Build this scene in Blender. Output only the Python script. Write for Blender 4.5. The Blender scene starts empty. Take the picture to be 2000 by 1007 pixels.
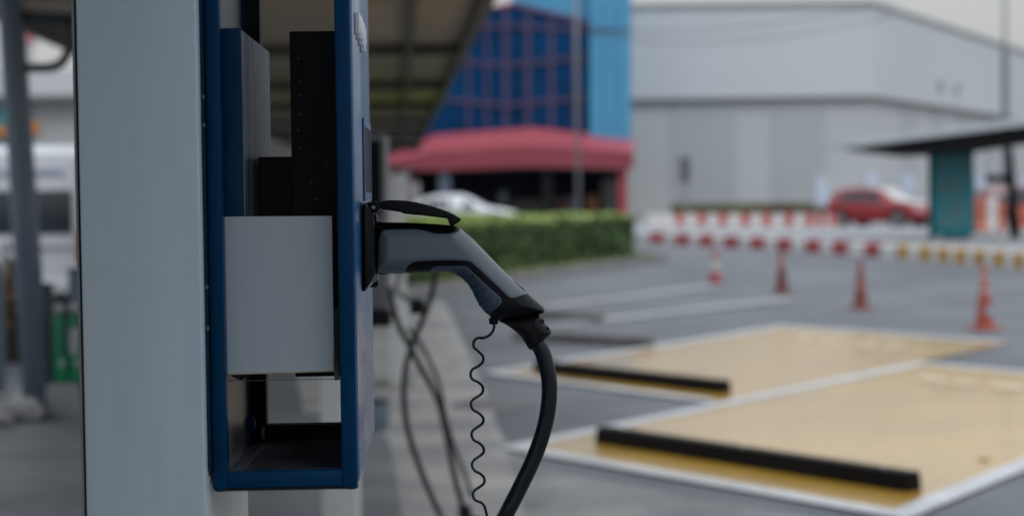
import bpy, bmesh, math, random
import numpy as np
from mathutils import Vector, Matrix
from mathutils.geometry import delaunay_2d_cdt
random.seed(7); rng = np.random.default_rng(7)
R = math.radians
S = bpy.context.scene
COL = S.collection

# ------------------------------------------------------------------ camera
FPX, CX, CY, H = 3611.0, 1000.0, 503.5, 1.55
PITCH = math.atan(130.5 / FPX); ROLL = R(0.75)
fw = Vector((0, math.cos(PITCH), -math.sin(PITCH)))
r0 = Vector((1, 0, 0)); u0 = r0.cross(fw)
rt = r0 * math.cos(ROLL) - u0 * math.sin(ROLL)
up = u0 * math.cos(ROLL) + r0 * math.sin(ROLL)
CAM = Vector((0, 0, H))
def ray(px, py): return (fw + rt * ((px - CX) / FPX) + up * ((CY - py) / FPX))
def P(px, py, D):                       # world point on the plane y = D
    d = ray(px, py); return CAM + d * (D / d.y)
def G(px, py, z=0.0):                   # world point on the ground
    d = ray(px, py); return CAM + d * ((z - H) / d.z)
YAW = math.atan(130 / FPX)              # the station row runs towards a point left of centre
RY = Matrix.Rotation(YAW, 3, 'Z'); RYI = RY.inverted()
def L(px, py, y):                       # local station frame: (x, z) on the plane y' = y
    d = RYI @ ray(px, py); t = y / d.y
    return (d.x * t, H + d.z * t)
cam = bpy.data.cameras.new('camera'); co = bpy.data.objects.new('camera', cam); COL.objects.link(co)
M3 = Matrix((rt, up, -fw)).transposed()
co.matrix_world = Matrix.Translation(CAM) @ M3.to_4x4()
cam.sensor_width = 36; cam.lens = 36 * FPX / 2000
cam.clip_start = 0.05; cam.clip_end = 2000
cam.dof.use_dof = True; cam.dof.focus_distance = 2.56; cam.dof.aperture_fstop = 3.4
S.camera = co

# ------------------------------------------------------------------ materials
MATS = {}
def mat(name, col, rough=0.5, var=0.12, scale=8.0, bump=0.0, bscale=60.0, metal=0.0, spec=0.5, coat=0.0, tint=None, streak=False, rvar=0.0, coord='Object', coatr=0.05):
    if name in MATS: return MATS[name]
    m = bpy.data.materials.new(name); m.use_nodes = True; nt = m.node_tree; N = nt.nodes; K = nt.links
    b = N['Principled BSDF']
    b.inputs['Roughness'].default_value = rough; b.inputs['Metallic'].default_value = metal
    b.inputs['Specular IOR Level'].default_value = spec; b.inputs['Coat Weight'].default_value = coat; b.inputs['Coat Roughness'].default_value = coatr
    tc = N.new('ShaderNodeTexCoord'); mp = N.new('ShaderNodeMapping'); K.new(tc.outputs[coord], mp.inputs['Vector'])
    if streak: mp.inputs['Scale'].default_value = (1, 1, 0.12)
    n1 = N.new('ShaderNodeTexNoise'); n1.inputs['Scale'].default_value = scale; n1.inputs['Detail'].default_value = 6
    n1.inputs['Roughness'].default_value = 0.62
    K.new(mp.outputs[0], n1.inputs['Vector'])
    rp = N.new('ShaderNodeValToRGB'); e = rp.color_ramp.elements
    c = Vector(col[:3]); t = Vector(tint) if tint else c * (1 - 2.2 * var)
    e[0].position = 0.3; e[0].color = (*[max(0, v) for v in t], 1)
    e[1].position = 0.7; e[1].color = (*[min(1, v) for v in (c * (1 + var))], 1)
    K.new(n1.outputs['Fac'], rp.inputs[0]); K.new(rp.outputs[0], b.inputs['Base Color'])
    if rvar:
        mr = N.new('ShaderNodeMapRange'); mr.inputs[3].default_value = max(0.02, rough - rvar); mr.inputs[4].default_value = min(1, rough + rvar)
        n3 = N.new('ShaderNodeTexNoise'); n3.inputs['Scale'].default_value = scale * 2.3; n3.inputs['Detail'].default_value = 4
        K.new(mp.outputs[0], n3.inputs['Vector']); K.new(n3.outputs['Fac'], mr.inputs[0]); K.new(mr.outputs[0], b.inputs['Roughness'])
    if bump:
        n2 = N.new('ShaderNodeTexNoise'); n2.inputs['Scale'].default_value = bscale; n2.inputs['Detail'].default_value = 4
        K.new(tc.outputs[coord], n2.inputs['Vector'])
        bp = N.new('ShaderNodeBump'); bp.inputs['Strength'].default_value = bump; bp.inputs['Distance'].default_value = 0.004
        K.new(n2.outputs['Fac'], bp.inputs['Height']); K.new(bp.outputs[0], b.inputs['Normal'])
    MATS[name] = m; return m
# foreground
mWhitePaint = mat('pale_painted_steel', (0.49, 0.60, 0.675), 0.5, 0.05, 9, 0.25, 25, streak=True)
mPillarSide = mat('pale_grey_post_paint', (0.56, 0.58, 0.58), 0.45, 0.05, 6, 0.2, 30)
mBlue = mat('blue_enamel', (0.000, 0.042, 0.120), 0.36, 0.10, 9, 0.15, 40, rvar=0.1, spec=.10)
mBlueSide = mat('blue_enamel_door', (0.004, 0.085, 0.24), 0.26, 0.14, 6, 0.12, 9, streak=True, rvar=0.14, coat=0.1)
mInner = mat('scuffed_inner_sheet', (0.27, 0.32, 0.38), 0.42, 0.20, 38, 0.2, 40, tint=(0.10, 0.14, 0.19), streak=True)
mLeftWall = mat('inner_wall_sheet', (0.19, 0.18, 0.18), 0.35, 0.16, 10, 0.2, 60, streak=True)
mBlack = mat('black_satin_plastic', (0.0045, 0.0055, 0.008), 0.42, 0.15, 20, 0.08, 300, spec=.17)
mBlackMod = mat('black_sheet_metal', (0.0035, 0.0035, 0.005), 0.6, 0.25, 22, 0.1, 120, spec=.12)
mRubber = mat('black_cable_rubber', (0.006, 0.009, 0.014), 0.33, 0.2, 12, 0.12, 60, rvar=0.08, spec=.3)
mShell = mat('slate_grey_plastic', (0.115, 0.148, 0.174), 0.30, 0.03, 12, 0.06, 420)
mGrip = mat('blue_grey_grip_rubber', (0.056, 0.090, 0.122), 0.5, 0.10, 16, 0.35, 350)
mGripLine = mat('grip_groove', (0.012, 0.024, 0.04), 0.6, 0.1)
mDark = mat('dark_gap', (0.004, 0.005, 0.008), 0.8, 0.2)
mSteel = mat('dull_steel', (0.30, 0.30, 0.29), 0.35, 0.15, 20, 0.1, 60, metal=0.7)
mRim = mat('grimy_floor_rim', (0.12, 0.12, 0.125), 0.5, 0.25, 30, 0.3, 120)
mPaper = mat('blank_notice_paper', (0.43, 0.50, 0.55), 0.75, 0.01, 4)
mPaperEdge = mat('yellowed_paper_edge', (0.44, 0.42, 0.27), 0.7, 0.15, 40)
mLetter = mat('white_raised_lettering', (0.80, 0.83, 0.86), 0.45, 0.08, 30)
mDoorScreen = mat('dark_display_glass', (0.004, 0.005, 0.008), 0.5, 0.1, spec=.1)
_rp = [n for n in mInner.node_tree.nodes if n.type == 'VALTORGB'][0]; _rp.color_ramp.elements[0].position = .42; _rp.color_ramp.elements[0].color = (.05, .075, .11, 1); _rp.color_ramp.elements[1].position = .54
# setting
mAsphalt = mat('asphalt', (0.108, 0.119, 0.134), 0.62, 0.20, 0.45, 0.8, 70, rvar=0.12, tint=(0.058, 0.066, 0.078))
mSlab = mat('worn_concrete_slab', (0.150, 0.158, 0.172), 0.6, 0.18, 1.3, 0.5, 70)
mPave = mat('sandy_concrete', (0.32, 0.315, 0.305), 0.7, 0.14, 1.6, 0.9, 80, tint=(0.16, 0.163, 0.167))
mIsland = mat('island_concrete', (0.24, 0.25, 0.265), 0.7, 0.10, 0.6)
mYellow = mat('yellow_bay_paint', (0.54, 0.32, 0.030), 0.30, 0.06, 0.8, 0.12, 45, tint=(0.40, 0.235, 0.03), rvar=0.06, coat=0.75, coatr=0.13)
mLine = mat('white_line_paint', (0.50, 0.52, 0.55), 0.5, 0.12, 3.0)
mFaint = mat('worn_line_paint', (0.34, 0.355, 0.37), 0.6, 0.12, 2.0)
mKW = mat('kerb_white_paint', (0.62, 0.63, 0.64), 0.6, 0.12, 2.0)
mKR = mat('kerb_red_paint', (0.36, 0.045, 0.05), 0.55, 0.15, 2.0)
mKY = mat('kerb_yellow_paint', (0.48, 0.27, 0.05), 0.55, 0.15, 2.0)
mKerb = mat('kerb_concrete', (0.21, 0.205, 0.20), 0.8, 0.15, 2.0)

# ------------------------------------------------------------------ mesh helpers
def link(name, me, m, parent=None, smooth=False):
    ms = m if isinstance(m, (list, tuple)) else [m]
    for q in ms: me.materials.append(q)
    if smooth:
        me.polygons.foreach_set('use_smooth', [True] * len(me.polygons))
    o = bpy.data.objects.new(name, me); COL.objects.link(o)
    if parent: o.parent = parent
    return o
def tag(o, label=None, cat=None, group=None, kind=None):
    if label: o['label'] = label
    if cat: o['category'] = cat
    if group: o['group'] = group
    if kind: o['kind'] = kind
    return o
def thing(name, label, cat, loc=(0, 0, 0), rz=0.0, group=None):
    o = bpy.data.objects.new(name, None); COL.objects.link(o); o.location = loc; o.rotation_euler = (0, 0, rz)
    o.empty_display_size = 0.1
    return tag(o, label, cat, group)
class MB:
    def __init__(s): s.v = []; s.f = []; s.mi = []; s.cur = 0
    def add(s, vs, fs):
        b = len(s.v); s.v += [tuple(v) for v in vs]; s.f += [tuple(i + b for i in f) for f in fs]; s.mi += [s.cur] * len(fs); return s
    def box(s, x0, x1, y0, y1, z0, z1, bev=0.0):
        if bev <= 0:
            v = [(x, y, z) for z in (z0, z1) for y in (y0, y1) for x in (x0, x1)]
            return s.add(v, [(0, 2, 3, 1), (4, 5, 7, 6), (0, 1, 5, 4), (2, 6, 7, 3), (0, 4, 6, 2), (1, 3, 7, 5)])
        bm = bmesh.new(); bmesh.ops.create_cube(bm, size=1)
        for v in bm.verts: v.co = Vector((x0 + (v.co.x + .5) * (x1 - x0), y0 + (v.co.y + .5) * (y1 - y0), z0 + (v.co.z + .5) * (z1 - z0)))
        bmesh.ops.bevel(bm, geom=bm.edges[:], offset=bev, segments=3, affect='EDGES', profile=0.5)
        return s.bm(bm)
    def bm(s, bm):
        bm.verts.index_update(); s.add([v.co for v in bm.verts], [[v.index for v in f.verts] for f in bm.faces]); bm.free(); return s
    def prism(s, poly, fn0, fn1, bev=0.0, seg=2):       # 2-D polygon between two mappings
        n = len(poly)
        if bev > 0:
            bm = bmesh.new(); a = [bm.verts.new(fn0(*p)) for p in poly]; b = [bm.verts.new(fn1(*p)) for p in poly]
            bm.faces.new(a); bm.faces.new(b[::-1])
            for i in range(n): bm.faces.new((a[i], b[i], b[(i + 1) % n], a[(i + 1) % n]))
            bmesh.ops.recalc_face_normals(bm, faces=bm.faces[:])
            bmesh.ops.bevel(bm, geom=bm.edges[:], offset=bev, segments=seg, affect='EDGES', profile=0.5)
            return s.bm(bm)
        v = [fn0(*p) for p in poly] + [fn1(*p) for p in poly]
        f = [tuple(range(n)), tuple(range(2 * n - 1, n - 1, -1))] + [(i, i + n, (i + 1) % n + n, (i + 1) % n) for i in range(n)]
        return s.add(v, f)
    def tube(s, pts, r, n=12, cap=True):
        pts = [Vector(p) for p in pts]; rs = r if isinstance(r, (list, tuple)) else [r] * len(pts)
        ref = None; vs = []; fs = []
        for i, p in enumerate(pts):
            t = (pts[min(i + 1, len(pts) - 1)] - pts[max(i - 1, 0)]).normalized()
            if ref is None:
                ref = Vector((0, 1, 0)) if abs(t.y) < .9 else Vector((1, 0, 0))
            a = (ref - t * ref.dot(t)).normalized(); ref = a; b = t.cross(a)
            for k in range(n):
                q = 2 * math.pi * k / n; vs.append(p + (a * math.cos(q) + b * math.sin(q)) * rs[i])
        m = len(pts)
        for i in range(m - 1):
            for k in range(n): fs.append((i * n + k, i * n + (k + 1) % n, (i + 1) * n + (k + 1) % n, (i + 1) * n + k))
        if cap: fs += [tuple(range(n - 1, -1, -1)), tuple((m - 1) * n + k for k in range(n))]
        return s.add(vs, fs)
    def lathe(s, prof, c=(0, 0, 0), n=24):
        c = Vector(c); return s.tube([c + Vector((0, 0, z)) for r, z in prof], [r for r, z in prof], n)
    def quad(s, a, b, c, d): return s.add([a, b, c, d], [(0, 1, 2, 3)])
    def poly(s, pts): return s.add(pts, [tuple(range(len(pts)))])
    def build(s, name, m, parent=None, smooth=False, auto=False):
        me = bpy.data.meshes.new(name); me.from_pydata(s.v, [], s.f); me.update()
        bm = bmesh.new(); bm.from_mesh(me); bmesh.ops.recalc_face_normals(bm, faces=bm.faces[:]); bm.to_mesh(me); bm.free()
        if any(s.mi): me.polygons.foreach_set('material_index', s.mi)
        o = link(name, me, m, parent, smooth)
        if auto: me.polygons.foreach_set('use_smooth', [True] * len(me.polygons)); me.set_sharp_from_angle(angle=R(35))
        return o
def cr(pts, k=6, closed=False):                       # Catmull-Rom resample
    pts = [Vector(p) for p in pts]; n = len(pts); out = []
    rngi = range(n) if closed else range(n - 1)
    for i in rngi:
        p1, p2 = pts[i], pts[(i + 1) % n]
        p0 = pts[(i - 1) % n] if closed or i > 0 else p1; p3 = pts[(i + 2) % n] if closed or i < n - 2 else p2
        for j in range(k):
            t = j / k
            out.append(0.5 * ((2 * p1) + (p2 - p0) * t + (2 * p0 - 5 * p1 + 4 * p2 - p3) * t * t + (3 * p1 - p0 - 3 * p2 + p3) * t ** 3))
    if not closed: out.append(pts[-1])
    return out
def dseg(Q, A, B):                                    # distances of points Q to segments A-B
    d = B - A; l2 = (d ** 2).sum(1) + 1e-12
    t = np.clip(((Q[:, None, :] - A[None]) * d[None]).sum(2) / l2[None], 0, 1)
    C = A[None] + d[None] * t[..., None]
    return np.sqrt(((Q[:, None, :] - C) ** 2).sum(2)).min(1)
def inside(Q, poly):
    x, y = Q[:, 0], Q[:, 1]; r = np.zeros(len(Q), bool); n = len(poly)
    for i in range(n):
        x1, y1 = poly[i]; x2, y2 = poly[(i + 1) % n]
        if y1 == y2: continue
        c = ((y1 > y) != (y2 > y)) & (x < (x2 - x1) * (y - y1) / (y2 - y1) + x1); r ^= c
    return r
def inflate(name, poly, outline, W, RR, off, ylev, m, parent, step=2.0, edge_in=0.0, shrink=0.0, ydisp=0.0):
    """solid whose side silhouette is poly (picture units); thickness rounds towards outline"""
    Pn = np.array([tuple(p) for p in poly]); On = np.array([tuple(p) for p in outline])
    x0, y0 = Pn.min(0); x1, y1 = Pn.max(0)
    gx, gy = np.meshgrid(np.arange(x0, x1, step), np.arange(y0, y1, step)); gx = gx + (np.arange(gx.shape[0]) % 2)[:, None] * step / 2
    Q = np.stack([gx.ravel(), gy.ravel()], 1); Q = Q[inside(Q, Pn)]
    PA, PB = Pn, np.roll(Pn, -1, 0); OA, OB = On, np.roll(On, -1, 0)
    Q = Q[dseg(Q, PA, PB) > 2.0]
    # inset rings
    tn = PB - np.roll(Pn, 1, 0); tn /= np.linalg.norm(tn, axis=1)[:, None] + 1e-9
    nn = np.stack([-tn[:, 1], tn[:, 0]], 1)
    rings = []
    for dd in (0.35, 1.1):
        for sg in (1, -1):
            q = Pn + nn * dd * sg; ok = inside(q, Pn); q = q[ok]
            if len(q): q = q[dseg(q, PA, PB) > dd * 0.8]; rings.append(q)
    allp = [Vector(p) for p in Pn] + [Vector(p) for r_ in rings for p in r_] + [Vector(p) for p in Q]
    n = len(Pn)
    res = delaunay_2d_cdt(allp, [(i, (i + 1) % n) for i in range(n)], [], 1, 1e-4)
    V = np.array([tuple(v) for v in res[0]]); F = res[2]
    d = dseg(V, OA, OB)
    t = np.clip(d / RR, 0, 1); e = 2.05
    y = W * (1 - (1 - t) ** e) ** (1 / e)
    if edge_in > 0:                                   # panel edge that is not on the silhouette sinks
        on = dseg(Pn, OA, OB) > 1.6; seg = on | np.roll(on, -1)
        if seg.any():
            di = dseg(V, PA[seg], PB[seg]); y = y + off * np.clip(di / edge_in, 0, 1) ** 0.6 - (di < 0.05) * 0.0006
        else: y = y + off
    else: y = y + off
    y = np.maximum(y, 0.00005)
    if shrink > 0:
        c = V.copy(); bd = d < 0.3; on_ = np.argmin(((V[:, None] - On[None]) ** 2).sum(2), 1)
        To = np.roll(On, -1, 0) - np.roll(On, 1, 0); To /= np.linalg.norm(To, axis=1)[:, None]; No = np.stack([-To[:, 1], To[:, 0]], 1)
        tst = inside(On + No * 1.0, On); No[~tst] *= -1
        V = V + No[on_] * shrink * bd[:, None]
    xz = [L(px, py, ylev) for px, py in V]; nv = len(V)
    vs = [(a[0], ylev + ydisp - yy, a[1]) for a, yy in zip(xz, y)] + [(a[0], ylev + ydisp + yy, a[1]) for a, yy in zip(xz, y)]
    fs = []; ec = {}
    for f in F:
        f = tuple(f); fs.append(f); fs.append(tuple(i + nv for i in reversed(f)))
        for i in range(len(f)):
            k = (f[i], f[(i + 1) % len(f)]); ec[k] = 1
    for a, b in list(ec):
        if (b, a) not in ec: fs.append((b, a, a + nv, b + nv))
    me = bpy.data.meshes.new(name); me.from_pydata(vs, [], fs); me.update()
    bm = bmesh.new(); bm.from_mesh(me); bmesh.ops.recalc_face_normals(bm, faces=bm.faces[:]); bm.to_mesh(me); bm.free()
    return link(name, me, m, parent, True)

# ------------------------------------------------------------------ world and sun
w = bpy.data.worlds.new('World'); S.world = w; w.use_nodes = True; nt = w.node_tree; N = nt.nodes; K = nt.links
N.clear()
out = N.new('ShaderNodeOutputWorld'); mix = N.new('ShaderNodeMixShader'); mix.inputs[0].default_value = 0.93
sky = N.new('ShaderNodeTexSky'); sky.sky_type = 'NISHITA'; sky.sun_disc = False
SUN_EL, SUN_AZ = R(50), R(160)        # azimuth clockwise from +Y
sky.sun_elevation = SUN_EL; sky.sun_rotation = SUN_AZ
b1 = N.new('ShaderNodeBackground'); b1.inputs[1].default_value = 0.08; K.new(sky.outputs[0], b1.inputs[0])
b2 = N.new('ShaderNodeBackground')
tc = N.new('ShaderNodeTexCoord'); sp = N.new('ShaderNodeSeparateXYZ'); K.new(tc.outputs['Generated'], sp.inputs[0])
mx = N.new('ShaderNodeMath'); mx.operation = 'MAXIMUM'; mx.inputs[1].default_value = 0; K.new(sp.outputs[2], mx.inputs[0])
ma = N.new('ShaderNodeMath'); ma.operation = 'MULTIPLY_ADD'; ma.inputs[1].default_value = 2.7; ma.inputs[2].default_value = 1.0; K.new(mx.outputs[0], ma.inputs[0])
nz = N.new('ShaderNodeTexNoise'); nz.inputs['Scale'].default_value = 2.2; nz.inputs['Detail'].default_value = 4; K.new(tc.outputs['Generated'], nz.inputs['Vector'])
mr = N.new('ShaderNodeMapRange'); mr.inputs[3].default_value = 0.97; mr.inputs[4].default_value = 1.03; K.new(nz.outputs['Fac'], mr.inputs[0])
mm = N.new('ShaderNodeMath'); mm.operation = 'MULTIPLY'; K.new(ma.outputs[0], mm.inputs[0]); K.new(mr.outputs[0], mm.inputs[1])
m2 = N.new('ShaderNodeMath'); m2.operation = 'MULTIPLY'; m2.inputs[1].default_value = 0.455; K.new(mm.outputs[0], m2.inputs[0])
ra = N.new('ShaderNodeValToRGB'); ra.color_ramp.elements[0].color = (1.0, 0.995, 1.0, 1); ra.color_ramp.elements[0].position = 0.1
ra.color_ramp.elements[1].color = (0.93, 0.985, 1.06, 1); ra.color_ramp.elements[1].position = 0.5
K.new(mx.outputs[0], ra.inputs[0]); K.new(ra.outputs[0], b2.inputs[0]); K.new(m2.outputs[0], b2.inputs[1])
K.new(b1.outputs[0], mix.inputs[1]); K.new(b2.outputs[0], mix.inputs[2]); K.new(mix.outputs[0], out.inputs[0])
sl = bpy.data.lights.new('sun', 'SUN'); sl.energy = 1.1; sl.angle = R(25); sl.color = (1.0, 0.97, 0.93)
so = bpy.data.objects.new('sun', sl); COL.objects.link(so)
sd = Vector((math.sin(SUN_AZ) * math.cos(SUN_EL), math.cos(SUN_AZ) * math.cos(SUN_EL), math.sin(SUN_EL)))
so.rotation_euler = (-sd).to_track_quat('-Z', 'Y').to_euler(); so.location = sd * 30
S.view_settings.view_transform = 'Standard'; S.view_settings.look = 'None'; S.view_settings.exposure = 0; S.view_settings.gamma = 1
S.cycles.use_denoising = True
S.cycles.max_bounces = 8; S.cycles.transparent_max_bounces = 16

# ------------------------------------------------------------------ ground
def sheet(name, pts, z, m, kind='structure', parent=None):
    o = MB().poly([(p.x, p.y, z) for p in pts]).build(name, m, parent)
    if kind: o['kind'] = kind
    return o
g = MB(); g.poly([(-400, -40, 0), (400, -40, 0), (400, 700, 0), (-400, 700, 0)]); g.build('ground', mAsphalt)['kind'] = 'structure'
def loc(x, y, z=0): return RY @ Vector((x, y, 0)) + Vector((0, 0, z))
sheet('pavement', [G(*p) for p in [(905, 2400), (1350, 2400), (1085, 1250), (1005, 930), (950, 770), (893, 640), (868, 588), (620, 588), (560, 640)]], 0.008, mPave)
sheet('apron', [G(*p) for p in [(905, 2400), (2900, 2400), (2600, 1215), (1720, 1035), (1080, 920), (1002, 884), (985, 850), (930, 790)]], 0.004, mat('mottled_apron', (0.21, 0.216, 0.22), .7, .2, 1.6, .9, 80, tint=(.095, .10, .108)))
sheet('walkway', [G(*p) for p in [(-900, 822), (250, 812), (700, 806), (760, 860), (800, 1100), (830, 2500), (-2600, 2500)]], 0.012, mSlab)
o = MB(); a = G(-900, 826); b = G(700, 808); d_ = (b - a).normalized(); nrm = Vector((-d_.y, d_.x, 0))
# bay paint
def bay(name, cs, i=0):
    return sheet(name, cs, 0.008 + i * .0, mYellow)
C0, C1, C2 = G(972, 877), G(1320, 800), G(1978, 671)
far = G(1788, 708); nearr = G(1788, 1012); nb = G(1708, 1008)
# near bay: corners A (left), B (bottom), C (right), D (top)
e1 = (G(1500, 758) - G(972, 877)); e1.z = 0
bt = (nb - C0)
A1 = C0.copy(); dirL = (C2 - C0).normalized(); dirB = (nb - C0).normalized()
def isect(p, d, q, e):
    den = d.x * e.y - d.y * e.x; t = ((q.x - p.x) * e.y - (q.y - p.y) * e.x) / den; return p + d * t
right_dir = (G(2000, 923) - nearr).normalized()
B1 = isect(C0, dirB, nearr, right_dir)
topdir = (G(2000, 727) - far).normalized(); D1 = isect(C0, dirL, far, topdir); C1r = isect(nearr, right_dir, far, topdir)
sheet('parking_bay', [A1, B1, C1r, D1], 0.012, mYellow)
A2 = G(940, 730); T2 = G(1528, 637); C2b = G(1978, 671)
B2 = isect(A2, (G(1300, 777) - A2).normalized(), C0, dirL)
sheet('parking_bay', [A2, B2, C2b, T2], 0.012, mYellow)
def stripe(mb, a, b, w, z=0.016):
    d = (b - a).normalized(); n = Vector((-d.y, d.x, 0)) * w / 2
    mb.poly([(q.x, q.y, z) for q in (a - n, b - n, b + n, a + n)])
ml = MB(); lw = 0.16
def outline(mb, cs, w, skip=()):
    c = sum(cs, Vector((0, 0, 0))) / len(cs); n = len(cs)
    ins = []
    for i in range(n):
        p0, p1, p2 = cs[i - 1], cs[i], cs[(i + 1) % n]
        d1 = (p1 - p0).normalized(); d2 = (p2 - p1).normalized()
        n1 = Vector((-d1.y, d1.x, 0)); n2 = Vector((-d2.y, d2.x, 0))
        if n1.dot(c - p1) < 0: n1 = -n1
        if n2.dot(c - p1) < 0: n2 = -n2
        ins.append(isect(p1 + n1 * w, d1, p1 + n2 * w, d2))
    for i in range(n):
        if i in skip: continue
        j = (i + 1) % n
        mb.poly([(q.x, q.y, 0.016) for q in (cs[i], cs[j], ins[j], ins[i])])
outline(ml, [A1, B1, C1r, D1], 0.15)
outline(ml, [A2, B2, C2b, T2], 0.15, skip=(1,))
for p, q in (((1300, 610), (1545, 584)), ((1000, 655), (1300, 610))):
    pass
ml.build('road_marking', mLine)['kind'] = 'structure'
mf = MB()
stripe(mf, G(1080, 637), G(1550, 584), 0.34); stripe(mf, G(1060, 601), G(1400, 559), 0.34)
for k in range(5):                                  # worn white stencil marks at the mouth of both bays
    pass
mf.build('road_marking', mFaint)['kind'] = 'structure'
def blob(mb, c, rx, ry, z=0.017, n=12):
    mb.poly([(c.x + rx * math.cos(t) * random.uniform(.8, 1.1), c.y + ry * math.sin(t) * random.uniform(.8, 1.1), z) for t in [2 * math.pi * i / n for i in range(n)]])
mw = MB()
for (x, y, rx, ry) in ((1570, 664, .18, .5), (1620, 671, .22, .4), (1690, 675, .2, .45), (1745, 679, .2, .35), (1820, 743, .22, .45), (1880, 752, .24, .4), (1965, 759, .25, .45), (1840, 757, .1, .3)):
    blob(mw, G(x, y), rx * .55, ry * .6, .0165 + .0004 * len(mw.f))
mw.build('road_marking', mat('worn_stencil_paint', (0.50, 0.45, 0.36), 0.35, 0.06, 7, tint=(0.49, 0.33, 0.10)))['kind'] = 'structure'
# wheel stops
mStop = mat('black_wheel_stop_rubber', (0.006, 0.005, 0.005), 0.6, 0.25, 3, 0.5, 30, spec=.12)
def stopbar(pa, pb, h, dep, m, label, grp=None):
    a, b = G(*pa), G(*pb); Lh = (b - a).length; c = (a + b) / 2; ang = math.atan2(b.y - a.y, b.x - a.x)
    t = thing('wheel_stop', label, 'wheel stop', (c.x, c.y, 0.012), ang, grp)
    bd = MB().prism([(-dep / 2, 0), (dep / 2, 0), (dep / 2 - .015, h), (-dep / 2 + .015, h)], lambda y, z: (-Lh / 2, y + dep / 2, z), lambda y, z: (Lh / 2, y + dep / 2, z), 0.008)
    bd.build('bar', m, t)
    for s in (-.42, 0, .42):
        MB().lathe([(.018, 0), (.018, .006), (.010, .010), (.001, .010)], (s * Lh, dep / 2, h - .001), 12).build('fixing_bolt', mSteel, t)
    return t
stopbar((1161, 868), (1768, 966), 0.098, 0.13, mStop, 'black wheel stop across the nearer yellow parking bay', 'wheel stops in the parking bays')
stopbar((1040, 728), (1405, 771), 0.095, 0.13, mStop, 'black wheel stop across the farther yellow parking bay, partly behind the thick cable', 'wheel stops in the parking bays')
mStopG = mat('grey_wheel_stop_concrete', (0.115, 0.112, 0.110), 0.8, 0.2, 3)
stopbar((1000, 664), (1262, 680), 0.09, 0.14, mStopG, 'weathered grey wheel stop lying behind the farther yellow bay', 'wheel stops in the parking bays')
stopbar((960, 617), (1165, 629), 0.08, 0.14, mStopG, 'faint grey wheel stop farthest back, nearest the hedge', 'wheel stops in the parking bays')

# ------------------------------------------------------------------ station row local things
LR = lambda: None
def stn(name, label, cat, group=None): return thing(name, label, cat, (0, 0, 0), YAW, group)
def offs(parent_xy):  # make an empty at (x', y') and return it with an offset function
    pass
F = 2.375; BK = 2.70; DB = 2.92
def base_thing(name, label, cat, x, y, z=0.0, group=None):
    p = RY @ Vector((x, y, 0)); t = thing(name, label, cat, (p.x, p.y, z), YAW, group); t['_o'] = 0; del t['_o']
    return t, Vector((x, y, z))
def reb(objs_parent, off):
    for o in objs_parent.children:
        _shift(o, off)
def _shift(o, off):
    if o.type == 'MESH':
        o.data.transform(Matrix.Translation(-off))
    for c in o.children: _shift(c, off)

# --- the near pale pillar
PF = 2.33; PBk = 2.84
xr_p = L(393, 500, PF)[0]; xl_p = L(158, 500, PF)[0]
t, off = base_thing('support_pillar', 'large pale grey-blue steel pillar in the left foreground carrying the blue charging station', 'pillar', (xr_p + xl_p) / 2, (PF + PBk) / 2, 0, 'pale pillars under the canopy')
MB().box(xl_p, xr_p, PF, PF + 0.05, 0.01, 3.12, .004).build('front_panel', mWhitePaint, t, auto=True)
MB().box(xl_p + .0035, xr_p - 0.0015, PF + .0501, PBk, 0.01, 3.12, .012).build('post_core', mPillarSide, t, auto=True)
x1 = L(151, 500, PF + .006)[0]
MB().box(xl_p - .0028, xl_p + .002, PF + .006, PF + .04, .01, 3.11).build('seam', mDark, t)
MB().box(x1 - .0004, xl_p - .003, PF + .004, PF + .04, .01, 3.11, .0005).build('edge_trim', mat('dull_edge_trim', (.20, .22, .23), .6, .1, 10), t)
for (px, py) in ((147, 30), (163, 775)):
    x, z = L(px, py, PF)
    MB().tube([(x - .003, PF + .02, z), (x + .003, PF + .02, z)], .007, 12).build('bolt', mSteel, t)
MB().box(xl_p - .05, xr_p + .05, PF - .05, PBk + .05, 0.0, .0095).build('base_plate', mSteel, t)
reb(t, off)
# --- charging station frame
t, off = base_thing('charging_station', 'tall blue open framed charging station fixed to the pale foreground pillar, a blank notice inside', 'charging station', L(550, 500, F)[0], (F + BK) / 2, L(550, 952, F)[1])
ST = t; ST_off = off
xo0 = L(407.5, 560, F)[0]; xi0 = L(436.5, 560, F)[0]; xi1 = L(661, 560, F)[0]; xo1 = L(692.5, 560, F)[0]
zb = L(550, 953, F)[1]; zbi = L(550, 919, F)[1]; ztop = H + 0.42; tw = 0.03
ft = MB()
ft.box(xo0, xi0, F, F + tw, zb, ztop, .0025); ft.box(xi1, xo1, F, F + tw, zb, ztop, .004)
ft.box(xi0 - .001, xi1 + .001, F + .0012, F + tw - .001, zb + .0012, zbi, .002); ft.box(xi0 - .001, xi1 + .001, F + .0012, F + tw - .001, ztop - .035, ztop - .001, .002)
ft.build('front_frame', mBlue, t, auto=True)
xb0 = L(496.5, 800, BK)[0]; xb1 = L(520.5, 800, BK)[0]
bf = MB(); bz = L(600, 829, BK)[1]
bf.box(xi0 - .013, xb1, BK, BK + .03, zb, ztop, .001); bf.box(xi1 - .01, xo1 - .004, BK, BK + .03, zb, ztop, .001)
bf.box(xb1, xi1 - .01, BK + .001, BK + .029, zb + .001, bz, .001); bf.box(xb1, xi1 - .01, BK + .001, BK + .029, ztop - .03, ztop - .001)
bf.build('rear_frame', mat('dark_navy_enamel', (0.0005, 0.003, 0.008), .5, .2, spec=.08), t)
MB().box(xo0 + .002, xb0 + .001, F + tw + .001, BK + .03, zb + .002, zb + .022).build('lower_rail', mBlue, t)
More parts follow.
